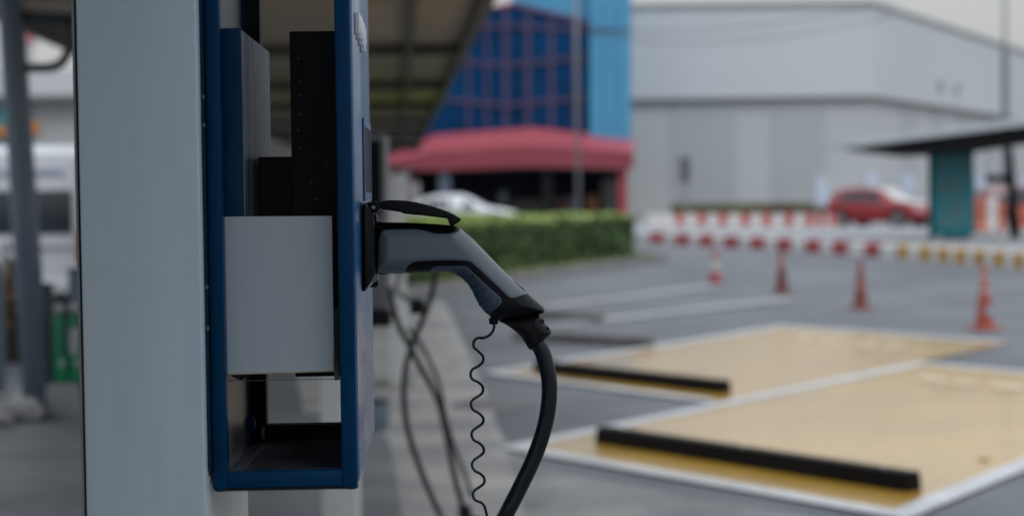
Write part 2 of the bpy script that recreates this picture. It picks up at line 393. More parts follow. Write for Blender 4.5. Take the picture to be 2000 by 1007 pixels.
# left inner wall
MB().box(xi0 - .012, xi0 - .003, F + tw, BK + .028, zbi - .004, ztop - .002).build('inner_wall', mLeftWall, t)
MB().box(xi0 - .010, xi0 - .0005, BK - .03, BK + .0, zbi, ztop - .003).build('wall_flange', mBlue, t)
# door panel on the right
dp = MB().box(xo1 - .0055, xo1 + .0012, F + .022, DB, zb + .004, ztop - .001, .0022)
door = dp.build('door', mBlueSide, t, auto=True)
# raised lettering on the door, seen edge-on
ll = MB()
x_f = xo1 + .0012
yy = 2.46
for k, (pa, pb) in enumerate(((28, 74), (34, 84), (44, 96), (56, 108))):
    ya, yb = yy, yy + .045
    z1 = L(700, pa - 4, ya)[1]; z0 = L(705, pb - 2, yb)[1]
    ll.box(x_f, x_f + .007, ya, ya + .014, z0, z1, .0015); ll.box(x_f, x_f + .007, ya + .014, yb, z1 - .012, z1, .0015)
    ll.box(x_f, x_f + .007, ya + .014, yb - .006, (z0 + z1) / 2 - .005, (z0 + z1) / 2 + .005, .0015)
    yy += .056
ll.build('lettering', mLetter, door)
sc = MB()
za, zc = L(713, 238, 2.80)[1], L(713, 392, 2.80)[1]
sc.box(x_f, x_f + .003, 2.648, 2.655, zc, za, .001); sc.box(x_f, x_f + .003, 2.875, 2.882, zc, za, .001)
sc.box(x_f, x_f + .0028, 2.655, 2.875, za - .012, za, .001); sc.box(x_f, x_f + .0028, 2.655, 2.875, zc, zc + .012, .001)
sc.build('screen_bezel', mBlueSide, door)
MB().box(x_f, x_f + .0012, 2.6555, 2.8745, zc + .0125, za - .0125).build('display', mDoorScreen, door)
# inner cabinets
fi = F + .034
def rect(pxa, pya, pxb, pyb, y): a = L(pxa, pya, y); b = L(pxb, pyb, y); return a[0], b[0], b[1], a[1]
x0, x1, z0, z1 = rect(431, 55, 472, 420, fi)
z0 = L(472, 560, fi)[1]
cab = MB().box(xi0 - .0025, L(474, 300, fi)[0], fi, fi + .385, z0, z1, .003)
cabo = cab.build('inner_cabinet', mBlue, t, auto=True)
xs = L(474, 300, fi)[0]
MB().box(xs - .001, xs + .0009, fi + .006, fi + .382, z0 + .004, z1 - .003).build('side_cover', mInner, cabo)
xa = L(569, 300, 2.47)[0]
MB().box(xa, xi1 + .002, 2.47, 2.66, L(600, 735, 2.47)[1], L(600, 61, 2.47)[1], .002).build('black_module', mBlackMod, t, auto=True)
xa2 = L(504, 380, 2.52)[0]
MB().box(xa2, xa - .001, 2.52, 2.65, L(540, 660, 2.52)[1], L(540, 306, 2.52)[1], .003).build('black_module', mBlackMod, t, auto=True)
for k in range(9):
    px, py = (585 + random.uniform(-3, 3) if k < 6 else random.uniform(600, 650)), 120 + k * 33 + random.uniform(-8, 8)
    x, z = L(px, py, 2.47); MB().tube([(x, 2.4685, z), (x, 2.4701, z)], .0011, 8).build('rivet', mat('pale_rivet', (.12, .12, .13), .5), t)
MB().box(L(652, 680, 2.44)[0], L(661, 680, 2.44)[0], 2.44, 2.46, L(655, 742, 2.44)[1], L(655, 602, 2.44)[1]).build('bracket', mat('pale_bracket', (.22, .24, .26), .5), t)
# acrylic sheet with notice
ac = bpy.data.materials.new('dusty_acrylic'); ac.use_nodes = True; an = ac.node_tree; an.nodes.clear()
ao = an.nodes.new('ShaderNodeOutputMaterial'); tr = an.nodes.new('ShaderNodeBsdfTransparent'); tr.inputs[0].default_value = (.90, .915, .93, 1)
gl = an.nodes.new('ShaderNodeBsdfGlossy'); gl.inputs['Roughness'].default_value = .08; df = an.nodes.new('ShaderNodeBsdfDiffuse'); df.inputs[0].default_value = (.5, .5, .48, 1)
nz_ = an.nodes.new('ShaderNodeTexNoise'); nz_.inputs['Scale'].default_value = 35; nz_.inputs['Detail'].default_value = 8; tcn = an.nodes.new('ShaderNodeTexCoord'); an.links.new(tcn.outputs['Object'], nz_.inputs['Vector'])
mrn = an.nodes.new('ShaderNodeMapRange'); mrn.inputs[1].default_value = .4; mrn.inputs[2].default_value = .8; mrn.inputs[3].default_value = .001; mrn.inputs[4].default_value = .006
an.links.new(nz_.outputs['Fac'], mrn.inputs[0])
x1_ = an.nodes.new('ShaderNodeMixShader'); x2_ = an.nodes.new('ShaderNodeMixShader'); x2_.inputs[0].default_value = .0012
an.links.new(mrn.outputs[0], x1_.inputs[0]); an.links.new(tr.outputs[0], x1_.inputs[1]); an.links.new(df.outputs[0], x1_.inputs[2])
an.links.new(x1_.outputs[0], x2_.inputs[1]); an.links.new(gl.outputs[0], x2_.inputs[2]); an.links.new(x2_.outputs[0], ao.inputs[0])
ya = F + .0305
acr = MB().box(xi0 - .002, xi1 + .002, ya, ya + .0025, L(560, 741, ya)[1], ztop - .03).build('acrylic_sheet', ac, t)
MB().box(xi0 + .0, xi1 - .0005, ya + .0004, ya + .0021, L(560, 742.2, ya)[1], L(560, 741.1, ya)[1]).build('acrylic_edge', mat('acrylic_edge_grey', (.05, .055, .065), .3), t)
yp = ya - .0012
c4 = [L(436, 423, yp), L(648, 421.5, yp), L(652.5, 725, yp), L(441.5, 731.5, yp)]
pp = MB().prism(c4, lambda x, z: (x, yp, z), lambda x, z: (x, yp + .0007, z)); ppo = pp.build('notice_sheet', mPaper, acr)
tag(ppo, 'blank grey notice sheet behind the acrylic')
e = MB()
def strip(p, q, r_, s_): e.prism([L(*p, yp), L(*q, yp), L(*r_, yp), L(*s_, yp)], lambda x, z: (x, yp - .0004, z), lambda x, z: (x, yp - .00005, z))
strip((441.5, 729.2), (652.5, 722.8), (652.5, 725), (441.5, 731.5)); e.build('yellowed_edge', mPaperEdge, ppo)
e = MB(); strip((649.8, 690), (652, 690), (652.5, 722.7), (650.2, 722.8)); e.build('yellowed_edge', mPaperEdge, ppo)
MB().prism([L(450, 732.5, ya + .01), L(492, 731, ya + .01), L(470, 742, ya + .01)], lambda x, z: (x, ya + .008, z), lambda x, z: (x, ya + .02, z)).build('clip', mDark, t)
# floor
zf = L(560, 917, F + tw)[1] - .001
fl = MB()
xg = L(475, 918, F + tw)[0]
fl.box(xi0 - .002, xg, F + tw + .0005, BK - .0005, zf - .004, zf, .0008)
fl.box(xg, xi1 + .004, BK - .012, BK - .0006, zf - .004, zf - .0004)
fl.build('floor_rim', mRim, t)
gr = MB(); gx0, gx1, gy0, gy1 = xg, xi1 + .004, F + tw + .001, BK - .012
k = gx0 - (gy1 - gy0)
def clipseg(c, s):
    # line x = c + s*(y-gy0)
    pts = []
    y0_, y1_ = gy0, gy1
    for y in (y0_, y1_):
        pts.append([c + s * (y - gy0), y])
    (xa_, ya_), (xb_, yb_) = pts
    if xa_ > xb_: (xa_, ya_), (xb_, yb_) = (xb_, yb_), (xa_, ya_)
    if xb_ < gx0 or xa_ > gx1 or xb_ - xa_ < 1e-6: return None
    if xa_ < gx0: ya_ += (gx0 - xa_) * (yb_ - ya_) / (xb_ - xa_); xa_ = gx0
    if xb_ > gx1: yb_ += (gx1 - xb_) * (yb_ - ya_) / (xb_ - xa_); xb_ = gx1
    return (xa_, ya_), (xb_, yb_)
for s in (.62, -.62):
    for i in range(-60, 90):
        q = clipseg(gx0 + i * .0085 + (0 if s > 0 else .19), s)
        if q and (q[1][0] - q[0][0]) > .002:
            z = zf - .0022 - (0 if s > 0 else .0004); gr.tube([(*q[0], z), (*q[1], z)], .0014, 4, True)
gr.build('floor_grille', mat('black_mesh_wire', (.075, .082, .09), .35, .15), t)
MB().box(gx0, gx1, gy0, gy1, zb + .006, zb + .009).build('dark_backing_plate', mDark, t)  # added dark plate, hides the bright ground under the grille
fr = MB(); fr.box(xi0 - .012, xi1 + .012, F + .004, F + .020, zb - .0022, zb + .0004)
for i in range(56):
    x = xi0 - .012 + i * ((xi1 - xi0 + .02) / 55); fr.tube([(x, F + .006, zb - .0005), (x + .002, F + .006, zb - .0032)], .0012, 5)
fr.build('mesh_fringe', mDark, t)
x, z = L(494, 826, BK - .04)
bo = MB().tube([(xi0 - .003, BK - .05, z), (xi0 + .006, BK - .05, z)], .011, 6); bo.tube([(xi0 + .006, BK - .05, z), (xi0 + .009, BK - .05, z)], .007, 10)
bo.build('bolt', mBlue, t)
sp_ = MB(); x, z = L(513, 845, BK - .02)
sp_.tube([(x + .003 * math.cos(q * .9), BK - .02 + .003 * math.sin(q * .9), z - .009 + q * .0004) for q in range(46)], .0006, 5); sp_.build('spring', mSteel, t)
for px in (428, 686):
    x, _ = L(px, 950, F); MB().lathe([(.001, -.004), (.007, -.0035), (.009, -.001), (.009, .001)], (x, F + .012, zb), 14).build('foot_bolt', mBlue, t)
# mounting plate between pillar and frame
MB().box(xr_p + .0006, xo0 - .0006, PF + .03, PF + .40, L(400, 925, F)[1], ztop - .02).build('mounting_plate', mDark, t)
MB().box(xr_p + .0009, xr_p + .0022, PF + .022, PF + .0295, L(400, 915, F)[1], ztop - .03).build('mounting_edge', mBlue, t)
for (px, py) in ((402, 190), (402, 245), (401, 560), (402, 640)):
    x, z = L(px, py, F - .01); MB().lathe([(.001, -.003), (.0035, -.002), (.0035, .002), (.001, .003)], ((xr_p + xo0) / 2, PF + .026, z), 8).build('rivet', MATS['pale_rivet'], t)
# --- socket
GY = 2.60
def z5(X, Y): return (690 + X / 2.962, 360 + Y / 2.962)
def z4(X, Y): return (700 + X / 4.577, 360 + Y / 4.577)
def ext(poly, y0, y1, bev=.0, seg=2, conv=z4, ylev=GY):
    q = [L(*conv(*p), ylev) for p in poly]
    return MB().prism(q, lambda x, z: (x, y0, z), lambda x, z: (x, y1, z), bev, seg)
xs0 = x_f + .0002
def sock(poly, y0, y1, bev=0.0): 
    q = [L(*z4(*p), GY) for p in poly]; q = [(max(x, xs0), z) for x, z in q]
    return MB().prism(q, lambda x, z: (x, y0, z), lambda x, z: (x, y1, z), bev)
fl_ = sock([(45, 168), (78, 165), (112, 210), (140, 262), (152, 330), (155, 380), (157, 700), (162, 775), (150, 812), (100, 900), (60, 940), (45, 940)], GY - .042, GY + .042, .004)
SK = fl_.build('socket', mBlack, t, auto=True)
ext([(78, 160), (150, 152), (180, 158), (208, 148), (206, 212), (172, 246), (140, 256), (122, 230)], GY - .030, GY + .030, .0015).build('hinge', mBlack, SK, auto=True)
x, z = L(*z4(143, 203), GY); MB().tube([(x, GY - .0315, z), (x, GY - .0298, z)], .0026, 12).build('hinge_pin', mSteel, SK)
ext([(100, 914), (118, 898), (160, 862), (180, 858), (184, 880), (172, 912)], GY - .018, GY + .018, .001).build('latch', mBlack, SK)
ext([(148, 262), (160, 262), (170, 300), (168, 336), (156, 340), (148, 300)], GY - .024, GY + .024, .001).build('gasket_clip', mBlack, SK)
ext([(176, 800), (186, 800), (184, 842), (178, 842)], GY - .02, GY - .012).build('hinge_spring', mSteel, SK)
# lid
lid = [(165, 97), (205, 91), (250, 91), (320, 96), (400, 111), (470, 130), (548, 157), (580, 172), (627, 199), (612, 214), (576, 239), (563, 236), (551, 222), (549, 206), (547, 195), (450, 184), (372, 174), (366, 176), (292, 168), (284, 160), (166, 142)]
lo = ext(lid, GY - .033, GY + .033, .0022, 3, z5).build('socket_lid', mat('textured_lid_plastic', (0.006, 0.006, 0.007), .5, .15, 25, .35, 400, spec=.2), t, auto=True)
for px, py in ((148, 185), (150, 225)): pass
reb(t, off)

# --- charging plug with cable
t, off = base_thing('charging_plug', 'grey and black charging plug with thick black cable, plugged into the blue station', 'charging plug', L(900, 500, GY)[0], GY, L(900, 500, GY)[1])
PG = t; PG_off = off
top = [(118, 222), (180, 219), (260, 219), (330, 221), (400, 224), (470, 228), (540, 234), (590, 240), (632, 262)]
rightE = [(720, 345), (810, 438), (900, 528), (1000, 620), (1055, 670), (1094, 704), (1106, 722), (1104, 740)]
bot = [(1090, 747), (1040, 758), (950, 776), (850, 784), (805, 772), (775, 748)]
inner = [(740, 712), (712, 668), (690, 620), (655, 568), (610, 530), (565, 509), (520, 502), (480, 503), (441, 509)]
botn = [(370, 510), (296, 513), (220, 515), (145, 517), (118, 517)]
left = [(118, 430), (118, 330)]
ctrl = top + rightE + bot + inner + botn + left
def dens(pts, conv, st=1.6, closed=True, corner=()):
    c = cr([(*p, 0) for p in pts], 8, closed); out_ = []
    for p in c:
        q = Vector(conv(p.x, p.y))
        if not out_ or (q - out_[-1]).length > st: out_.append(q)
    if closed and (out_[0] - out_[-1]).length < st * .7: out_.pop()
    return out_
O = dens(ctrl, z5)
Wd, RR = .0255, 33
inflate('body', O, O, Wd, RR, -.0007, GY, mBlack, t, shrink=.8)
shell = [(146, 400), (147, 335), (156, 292), (176, 268), (212, 259), (300, 258), (370, 258), (420, 268), (460, 279), (500, 283), (560, 280), (600, 272), (632, 262)] + rightE[:4] + [(965, 638), (925, 650), (905, 650), (888, 640), (860, 613), (770, 530), (690, 455), (665, 442), (640, 436), (560, 435), (400, 439), (355, 445), (325, 460), (305, 488), (296, 513), (220, 515), (148, 517), (143, 460)]
inflate('shell', dens(shell, z5), O, Wd, RR, .0006, GY, mShell, t, edge_in=2.6)
grip = [(441, 509), (446, 492), (458, 478), (480, 470), (560, 467), (635, 468), (660, 476), (690, 503), (770, 577), (845, 645), (855, 662), (853, 680), (838, 698), (800, 732), (776, 748)] + inner[:-1]
inflate('grip', dens(grip, z5), O, Wd, RR, .0005, GY, mGrip, t, edge_in=2.2)
ribs = [[(601, 527), (628, 517), (651, 488), (640, 481)], [(645, 561), (668, 546), (691, 521), (678, 516)], [(678, 600), (700, 588), (726, 561), (712, 552)], [(698, 640), (738, 617), (765, 598), (752, 589)], [(727, 698), (775, 655), (803, 633), (790, 624)], [(772, 738), (812, 708), (839, 669), (825, 661)]]
ri = MB()
Oa = np.array([tuple(p) for p in O])
for rb in ribs:
    pts = cr([(*p, 0) for p in rb], 6); px = np.array([z5(p.x, p.y) for p in pts]); d = dseg(px, Oa, np.roll(Oa, -1, 0)); tt = np.clip(d / RR, 0, 1)
    yv = Wd * (1 - (1 - tt) ** 2.05) ** (1 / 2.05) + .00045
    for sg in (-1, 1):
        ri.tube([(*(lambda a: (a[0], GY + sg * y_, a[1]))(L(*q, GY)),) for q, y_ in zip(px, yv)], .0006, 6)
ri.build('grip_ribs', mGripLine, t, smooth=True)
# collar
coll = [(842, 786), (900, 777), (980, 766), (1062, 752), (1080, 760), (1092, 785), (1112, 806), (1130, 828), (1144, 846), (1143, 862), (1110, 895), (1070, 930), (1045, 950), (1024, 955), (1012, 945), (990, 910), (975, 885), (950, 860), (915, 832), (880, 808)]
Oc = dens(coll, z5)
cl = inflate('cable_collar', Oc, Oc, .0195, 20, 0, GY, mat('black_collar_rubber', (0.004, 0.004, 0.006), .5, .15, 20, .2, 200, spec=.2), t)
def sl_(cx, cy, ang, w, h, y_, m, name):
    c = Vector(z5(cx, cy)); a = R(ang); pts = []
    for sx, sy in ((-1, -.5), (-.6, -1), (.6, -1), (1, -.5), (1, .5), (.6, 1), (-.6, 1), (-1, .5)):
        u = Vector((sx * w, sy * h)); pts.append(L(c.x + u.x * math.cos(a) - u.y * math.sin(a), c.y + u.x * math.sin(a) + u.y * math.cos(a), GY))
    return MB().prism(pts, lambda x, z: (x, GY - y_, z), lambda x, z: (x, GY + y_, z)).build(name, m, cl)
mSlot = mat('slot_black', (.002, .002, .002), .8)
sl_(1085, 793, -38, 6.5, 4.0, .0118, mSlot, 'slot'); sl_(1114, 836, -38, 6.5, 4.0, .0118, mSlot, 'slot')
mSl2 = mat('slot_pale_edge', (.10, .11, .12), .5)
sl_(1077, 803, 20, 2.0, 3.4, .0136, mSl2, 'slot_edge'); sl_(1106, 848, 20, 1.7, 3.0, .0136, mSl2, 'slot_edge')
for k in range(4):
    pass
# main cable
cpx = [(1036, 655), (1056, 680), (1067, 713), (1073, 750), (1071, 794), (1061, 842), (1042, 895), (1013, 956), (986, 1008), (958, 1065), (925, 1140), (885, 1240), (835, 1400), (790, 1600), (740, 1900), (690, 2200)]
cb = []
for i, q in enumerate(cpx):
    yv = GY + max(0, i - 8) * .03
    a = L(*q, yv); cb.append((a[0], yv, a[1]))
zlast = cb[-1][2]; lx_, ly_ = cb[-1][0], cb[-1][1]
cb += [(lx_ - .05, ly_ + .06, max(zlast - .12, .06)), (lx_ - .14, ly_ + .14, .03), (lx_ - .26, ly_ + .22, .022), (lx_ - .38, ly_ + .26, .022)]
cpts = cr(cb, 8)
MB().tube(cpts, .0113, 20).build('cable', mRubber, t, smooth=True)
# coiled tether
x, z = L(*z5(812, 785), GY)
MB().lathe([(.003, -.006), (.0062, -.005), (.0068, -.001), (.0068, .003), (.004, .004)], (x, GY, z), 14).build('tether_mount', mBlack, t)
def z6(X, Y): return (690 + X / 2.474, 600 + Y / 2.474)
tp = [(675, 55), (681, 80), (677, 108), (660, 132), (630, 147), (602, 147), (583, 165), (583, 190), (605, 212), (626, 235), (626, 262), (603, 284), (577, 298), (567, 320), (575, 345), (605, 361), (625, 382), (624, 410), (603, 429), (578, 445), (569, 467), (579, 493), (607, 510), (627, 532), (626, 556), (604, 575), (580, 592), (572, 613), (582, 639), (610, 655), (629, 677), (628, 702), (606, 720), (583, 737), (574, 760), (586, 786), (614, 802), (632, 822), (631, 848), (610, 866), (587, 882), (578, 904), (589, 929), (618, 941), (633, 958), (640, 980), (646, 1007), (648, 1040)]
# below the frame the coil goes on down beside the cable
yy_ = 1040; s_ = 1
while yy_ < 1900:
    for dx in ((-45, 18), (-55, 42), (-10, 64), (8, 92), (-15, 122), (-48, 142)):
        tp.append((652 + dx[0] + (yy_ - 1040) * .05, yy_ + dx[1]))
    yy_ += 148
t3 = []
for i, q in enumerate(tp):
    X, Y = z6(*q); ph = (Y - 650) / 59.0 * 2 * math.pi
    yv = GY + (.008 * math.cos(ph) if 4 < i < 43 or i > 50 else 0); a = L(X, Y, yv); t3.append((a[0], yv, a[1]))
MB().tube(cr(t3, 6), .0020, 10).build('tether', mRubber, t, smooth=True)
reb(t, off)

# ================================================================== SETTING AND BACKGROUND
mCanopyU = mat('canopy_sheet_underside', (0.40, 0.33, 0.25), 0.6, 0.10, 1.2, tint=(0.29, 0.245, 0.19))
mCanopyB = mat('canopy_beam_steel', (0.085, 0.078, 0.065), 0.6, 0.15, 2)
mPipe = mat('blue_grey_pipe_paint', (0.115, 0.165, 0.21), 0.38, 0.10, 4, streak=True)
mPipeD = mat('dark_pipe_paint', (0.035, 0.047, 0.06), 0.5, 0.12, 4)
def fin(o, **k): return tag(o, **k)
# --- canopy over the station row (corrugated sheet on purlins and edge beams)
ZC = 3.12
cxl, cxr, cy0, cy1 = -4.0, 0.27, -4.5, 71.0
p = RY @ Vector((0, 20, 0))
t, off = base_thing('carport_canopy', 'long brown corrugated carport roof seen from below above the stations', 'canopy', (cxl + cxr) / 2, 20, ZC); t.rotation_euler.z = YAW + .0257
sh = MB(); nC = 420; ys = np.linspace(cy0, cy1, nC)
vs = []; 
for i, y in enumerate(ys):
    h = .018 if i % 2 else 0
    vs += [(cxl - .1, y, ZC + .14 + h), (cxr + .06, y, ZC + .14 + h)]
n0 = len(vs); vs += [(x, y, z + .006) for x, y, z in vs]
fs = [(2 * i, 2 * i + 1, 2 * i + 3, 2 * i + 2) for i in range(nC - 1)] + [(n0 + 2 * i, n0 + 2 * i + 2, n0 + 2 * i + 3, n0 + 2 * i + 1) for i in range(nC - 1)]
sh.add(vs, fs); sh.build('roof_sheet', mCanopyU, t)
for x in (cxl, cxr):
    MB().box(x - .05, x + .05, cy0, cy1, ZC, ZC + .139).build('edge_beam', mCanopyB, t)
for x in (cxr - .62,):
    MB().box(x - .035, x + .035, cy0, cy1, ZC + .02, ZC + .137).build('long_beam', mCanopyB, t)
y = -2.5
crossy = [-2.2, 2.55, 8.1, 14.9, 21.5, 28.5, 35.5, 42.5, 49.5, 56.5, 63.5, 70.8]
for y in crossy:
    MB().box(cxl + .051, cxr - .051, y - .09, y + .09, ZC + .01, ZC + .136).build('cross_beam', mCanopyB, t)
reb(t, off)
mm_ = mat('canopy_fascia_steel', (0.16, 0.155, 0.14), 0.6, 0.1, 2)
mRubberD = mat('dusty_cable_rubber', (.024, .025, .028), .6, .2, 8, spec=.2)
# --- further pillars of the row
def pillar(pxl, pxr, py, D, dep, label, ytop):
    ZC = L((pxl + pxr) / 2, ytop, D)[1]
    xl = L(pxl, py, D)[0]; xr = L(pxr, py, D)[0]
    t, off = base_thing('support_pillar', label, 'pillar', (xl + xr) / 2, D + dep / 2, 0, 'pale pillars under the canopy')
    MB().box(xl, xr, D, D + .05, 0.01, ZC, .006).build('front_panel', mPillarSide, t, auto=True)
    MB().box(xl + .004, xr - .002, D + .0501, D + dep, 0.01, ZC, .012).build('post_core', mPillarSide, t, auto=True)
    MB().box(xl - .05, xr + .05, D - .05, D + dep + .05, 0.0, .0095).build('base_plate', mSteel, t)
    reb(t, off); return xl, xr
p2 = pillar(628, 697, 900, 8.0, .35, 'short white post seen below the blue station and through its open bottom', 600)
p3 = pillar(757, 792, 600, 14.8, .35, 'slender pale post farther back between the blue door edge and the hedge', 340)
# --- second station on pillar two, seen beyond the door edge
D2 = 8.05
t, off = base_thing('charging_station', 'blurred grey charging station with a dark screen, seen just right of the blue door', 'charging station', L(730, 400, D2)[0], D2 + .2, L(730, 636, D2)[1])
mCab = mat('grey_cabinet_paint', (0.12, 0.125, 0.135), .45, .1, 6)
xa, xb = L(640, 420, D2)[0], L(756, 420, D2)[0]
zt, zbm = L(740, 262, D2)[1], L(740, 636, D2)[1]
MB().box(xa, xb, D2, D2 + .4, L(740, 606, D2)[1], zt, .012).build('cabinet', mCab, t, auto=True)
MB().box(xa + .05, xb - .022, D2 - .006, D2 - .0005, L(740, 420, D2)[1], L(740, 274, D2)[1]).build('screen', mDoorScreen, t)
xk0, xk1 = L(726, 620, D2)[0], L(764, 620, D2)[0]
MB().box(p2[1] + .006, xk1, D2 - .03, D2 + .2, L(745, 637, D2)[1], L(745, 607, D2)[1], .012).build('cable_tray', mBlack, t, auto=True)
hx, hz = L(812, 598, 8.0)
MB().tube([(xb - .004, 8.13, hz + .16), (xb + .05, 8.12, hz + .15), (L(775, 570, 8.1)[0], 8.1, hz + .06), (hx, 8.05, hz)], .012, 10).build('holster_arm', mCab, t)
reb(t, off)
t, off = base_thing('charging_cable', 'blurred dark charging cable hanging left of the coiled cord, with a black block on it', 'cable', L(800, 690, 7.6)[0], 7.6, 0.02)
pts = [(850, 520), (848, 552), (838, 590), (822, 632), (804, 675), (792, 720), (789, 770), (795, 830), (812, 890), (835, 950), (862, 1010), (890, 1070), (905, 1120), (900, 1150)]
c3 = []
for i, q in enumerate(pts): a = L(*q, 7.6 - i * .01); c3.append((a[0], 7.6 - i * .01, max(a[1], .03)))
MB().tube(cr(c3, 5), .0125, 12).build('cable', mRubberD, t, smooth=True)
a = L(814, 598, 7.59); MB().box(a[0] - .028, a[0] + .03, 7.56, 7.62, a[1] - .03, a[1] + .03, .008).build('clamp_block', mBlack, t, auto=True)
reb(t, off)
t, off = base_thing('charging_cable', 'blurred dark charging cable beside the coiled cord, ending on the ground in a dark knot', 'cable', L(900, 1000, 7.8)[0], 7.8, 0.02)
pts = [(762, 560), (768, 600), (782, 642), (798, 672), (818, 710), (842, 752), (858, 790), (868, 830), (878, 880), (888, 930), (900, 975), (906, 1000), (925, 1012), (960, 1020)]
c3 = []
for i, q in enumerate(pts): a = L(*q, 7.8); c3.append((a[0], 7.8, max(a[1], .03)))
MB().tube(cr(c3, 5), .0125, 12).build('cable', mRubberD, t, smooth=True)
c3 = [(x + .03 + .02 * math.sin(i), y + .06, z) for i, (x, y, z) in enumerate(c3[2:11])]
MB().tube(cr(c3, 5), .009, 10).build('cable', mRubber, t, smooth=True)
a = L(908, 1000, 7.8); MB().lathe([(.01, -.03), (.028, -.02), (.03, .02), (.012, .035)], (a[0], 7.8, a[1]), 12).build('plug_knot', mBlack, t, smooth=True)
reb(t, off)
# small blue-grey bollard box by the door edge
q = G(742, 838); 
t = thing('junction_box', 'small blue-grey box on the ground beside the lower end of the blue door', 'utility box', (q.x, q.y, 0.008), YAW)
MB().box(-.05, .06, -.1, .1, 0, .17, .012).build('casing', mPipe, t, auto=True); MB().box(-.055, .065, -.105, .105, .1705, .19, .008).build('lid', mPipeD, t, auto=True)
# fallen leaf on the bay
q = G(1921, 903); lf0 = MB(); lf0.add([(-.05, 0, .002), (0, -.022, .012), (.06, 0, .004), (.01, .025, .014), (-.05, 0, .001), (0, -.022, .011), (.06, 0, .003), (.01, .025, .013)], [(0, 1, 2, 3), (7, 6, 5, 4)])
o = lf0.build('fallen_leaf', mat('dry_leaf', (.30, .17, .04), .7)); o.location = (q.x, q.y, .0125); tag(o, 'small brown leaf lying on the nearer yellow bay', 'leaf')
# manhole cover
q = G(935, 792); t = tag(MB().lathe([(.40, 0), (.40, .003), (.36, .004), (.35, .003)], (q.x, q.y, .0045), 32).build('manhole_cover', mat('iron_cover', (.11, .11, .115), .6, .2, 8)), 'round worn manhole cover in the ground behind the coiled cord', 'manhole cover')

# --- leaning pipe column and its pipework, left edge
D = 12.9
def W(px, py, D=12.9): return P(px, py, D)
b0 = G(74, 818); D = b0.y
t = thing('pipe_column', 'leaning blue-grey pipe column at the far left, with a bent side pipe at the top', 'column', (b0.x, b0.y, 0.008))
def shift(mbl, o): 
    mbl.v = [(x - o[0], y - o[1], z - o[2]) for x, y, z in mbl.v]; return mbl
O3 = (b0.x, b0.y, 0.008)
shift(MB().tube([P(17, -60, D), P(20, 0, D), P(47, 400, D), P(74, 800, D)], [.088, .088, .092, .096], 20), O3).build('pipe', mPipe, t, smooth=True)
MB().box(-.17, .17, -.17, .17, 0, .018).build('base_plate', mPipeD, t)
shift(MB().tube([P(40, 34, D), P(190, 40, D)], .042, 14), O3).build('cross_pipe', mPipeD, t, smooth=True)
shift(MB().tube(cr([P(38, 133, D), P(70, 133, D), P(98, 132, D), P(118, 124, D), P(131, 106, D), P(134, 80, D), P(133, 50, D)], 5), .033, 14), O3).build('bent_pipe', mPipeD, t, smooth=True)
for dx, dy in ((-.12, -.12), (.12, -.12), (-.12, .12), (.12, .12)):
    MB().lathe([(.014, 0), (.014, .014), (.005, .02)], (dx, dy, .018), 6).build('anchor_bolt', mSteel, t)
b1_ = G(92, 806)
t = thing('steel_post', 'dark blue-grey post standing right behind the leaning pipe column', 'post', (b1_.x, b1_.y, .008), 0, 'dark posts at the left')
zt = P(80, 560, b1_.y).z
MB().box(-.10, .055, -.05, .05, 0, zt - .008, .01).build('shaft', mPipeD, t, auto=True)
MB().box(-.105, .06, -.055, .055, zt - .007, zt + .02, .006).build('cap', mPipeD, t, auto=True)
b2_ = G(158, 812)
t = thing('steel_post', 'dark blue-grey post behind the green cylinders, tight against the pale pillar', 'post', (b2_.x, b2_.y, .008), 0, 'dark posts at the left')
MB().box(-.06, .07, -.05, .05, 0, 1.02, .01).build('shaft', mPipe, t, auto=True); MB().box(-.065, .075, -.055, .055, 1.021, 1.04, .006).build('cap', mPipeD, t, auto=True)
b3_ = G(-6, 790)
t = thing('steel_post', 'blue-grey post cut by the left edge of the photo', 'post', (b3_.x, b3_.y, .008), 0, 'dark posts at the left')
MB().box(-.07, .06, -.05, .05, 0, 1.02, .01).build('shaft', mPipe, t, auto=True); MB().box(-.075, .065, -.055, .055, 1.021, 1.04, .006).build('cap', mPipeD, t, auto=True)
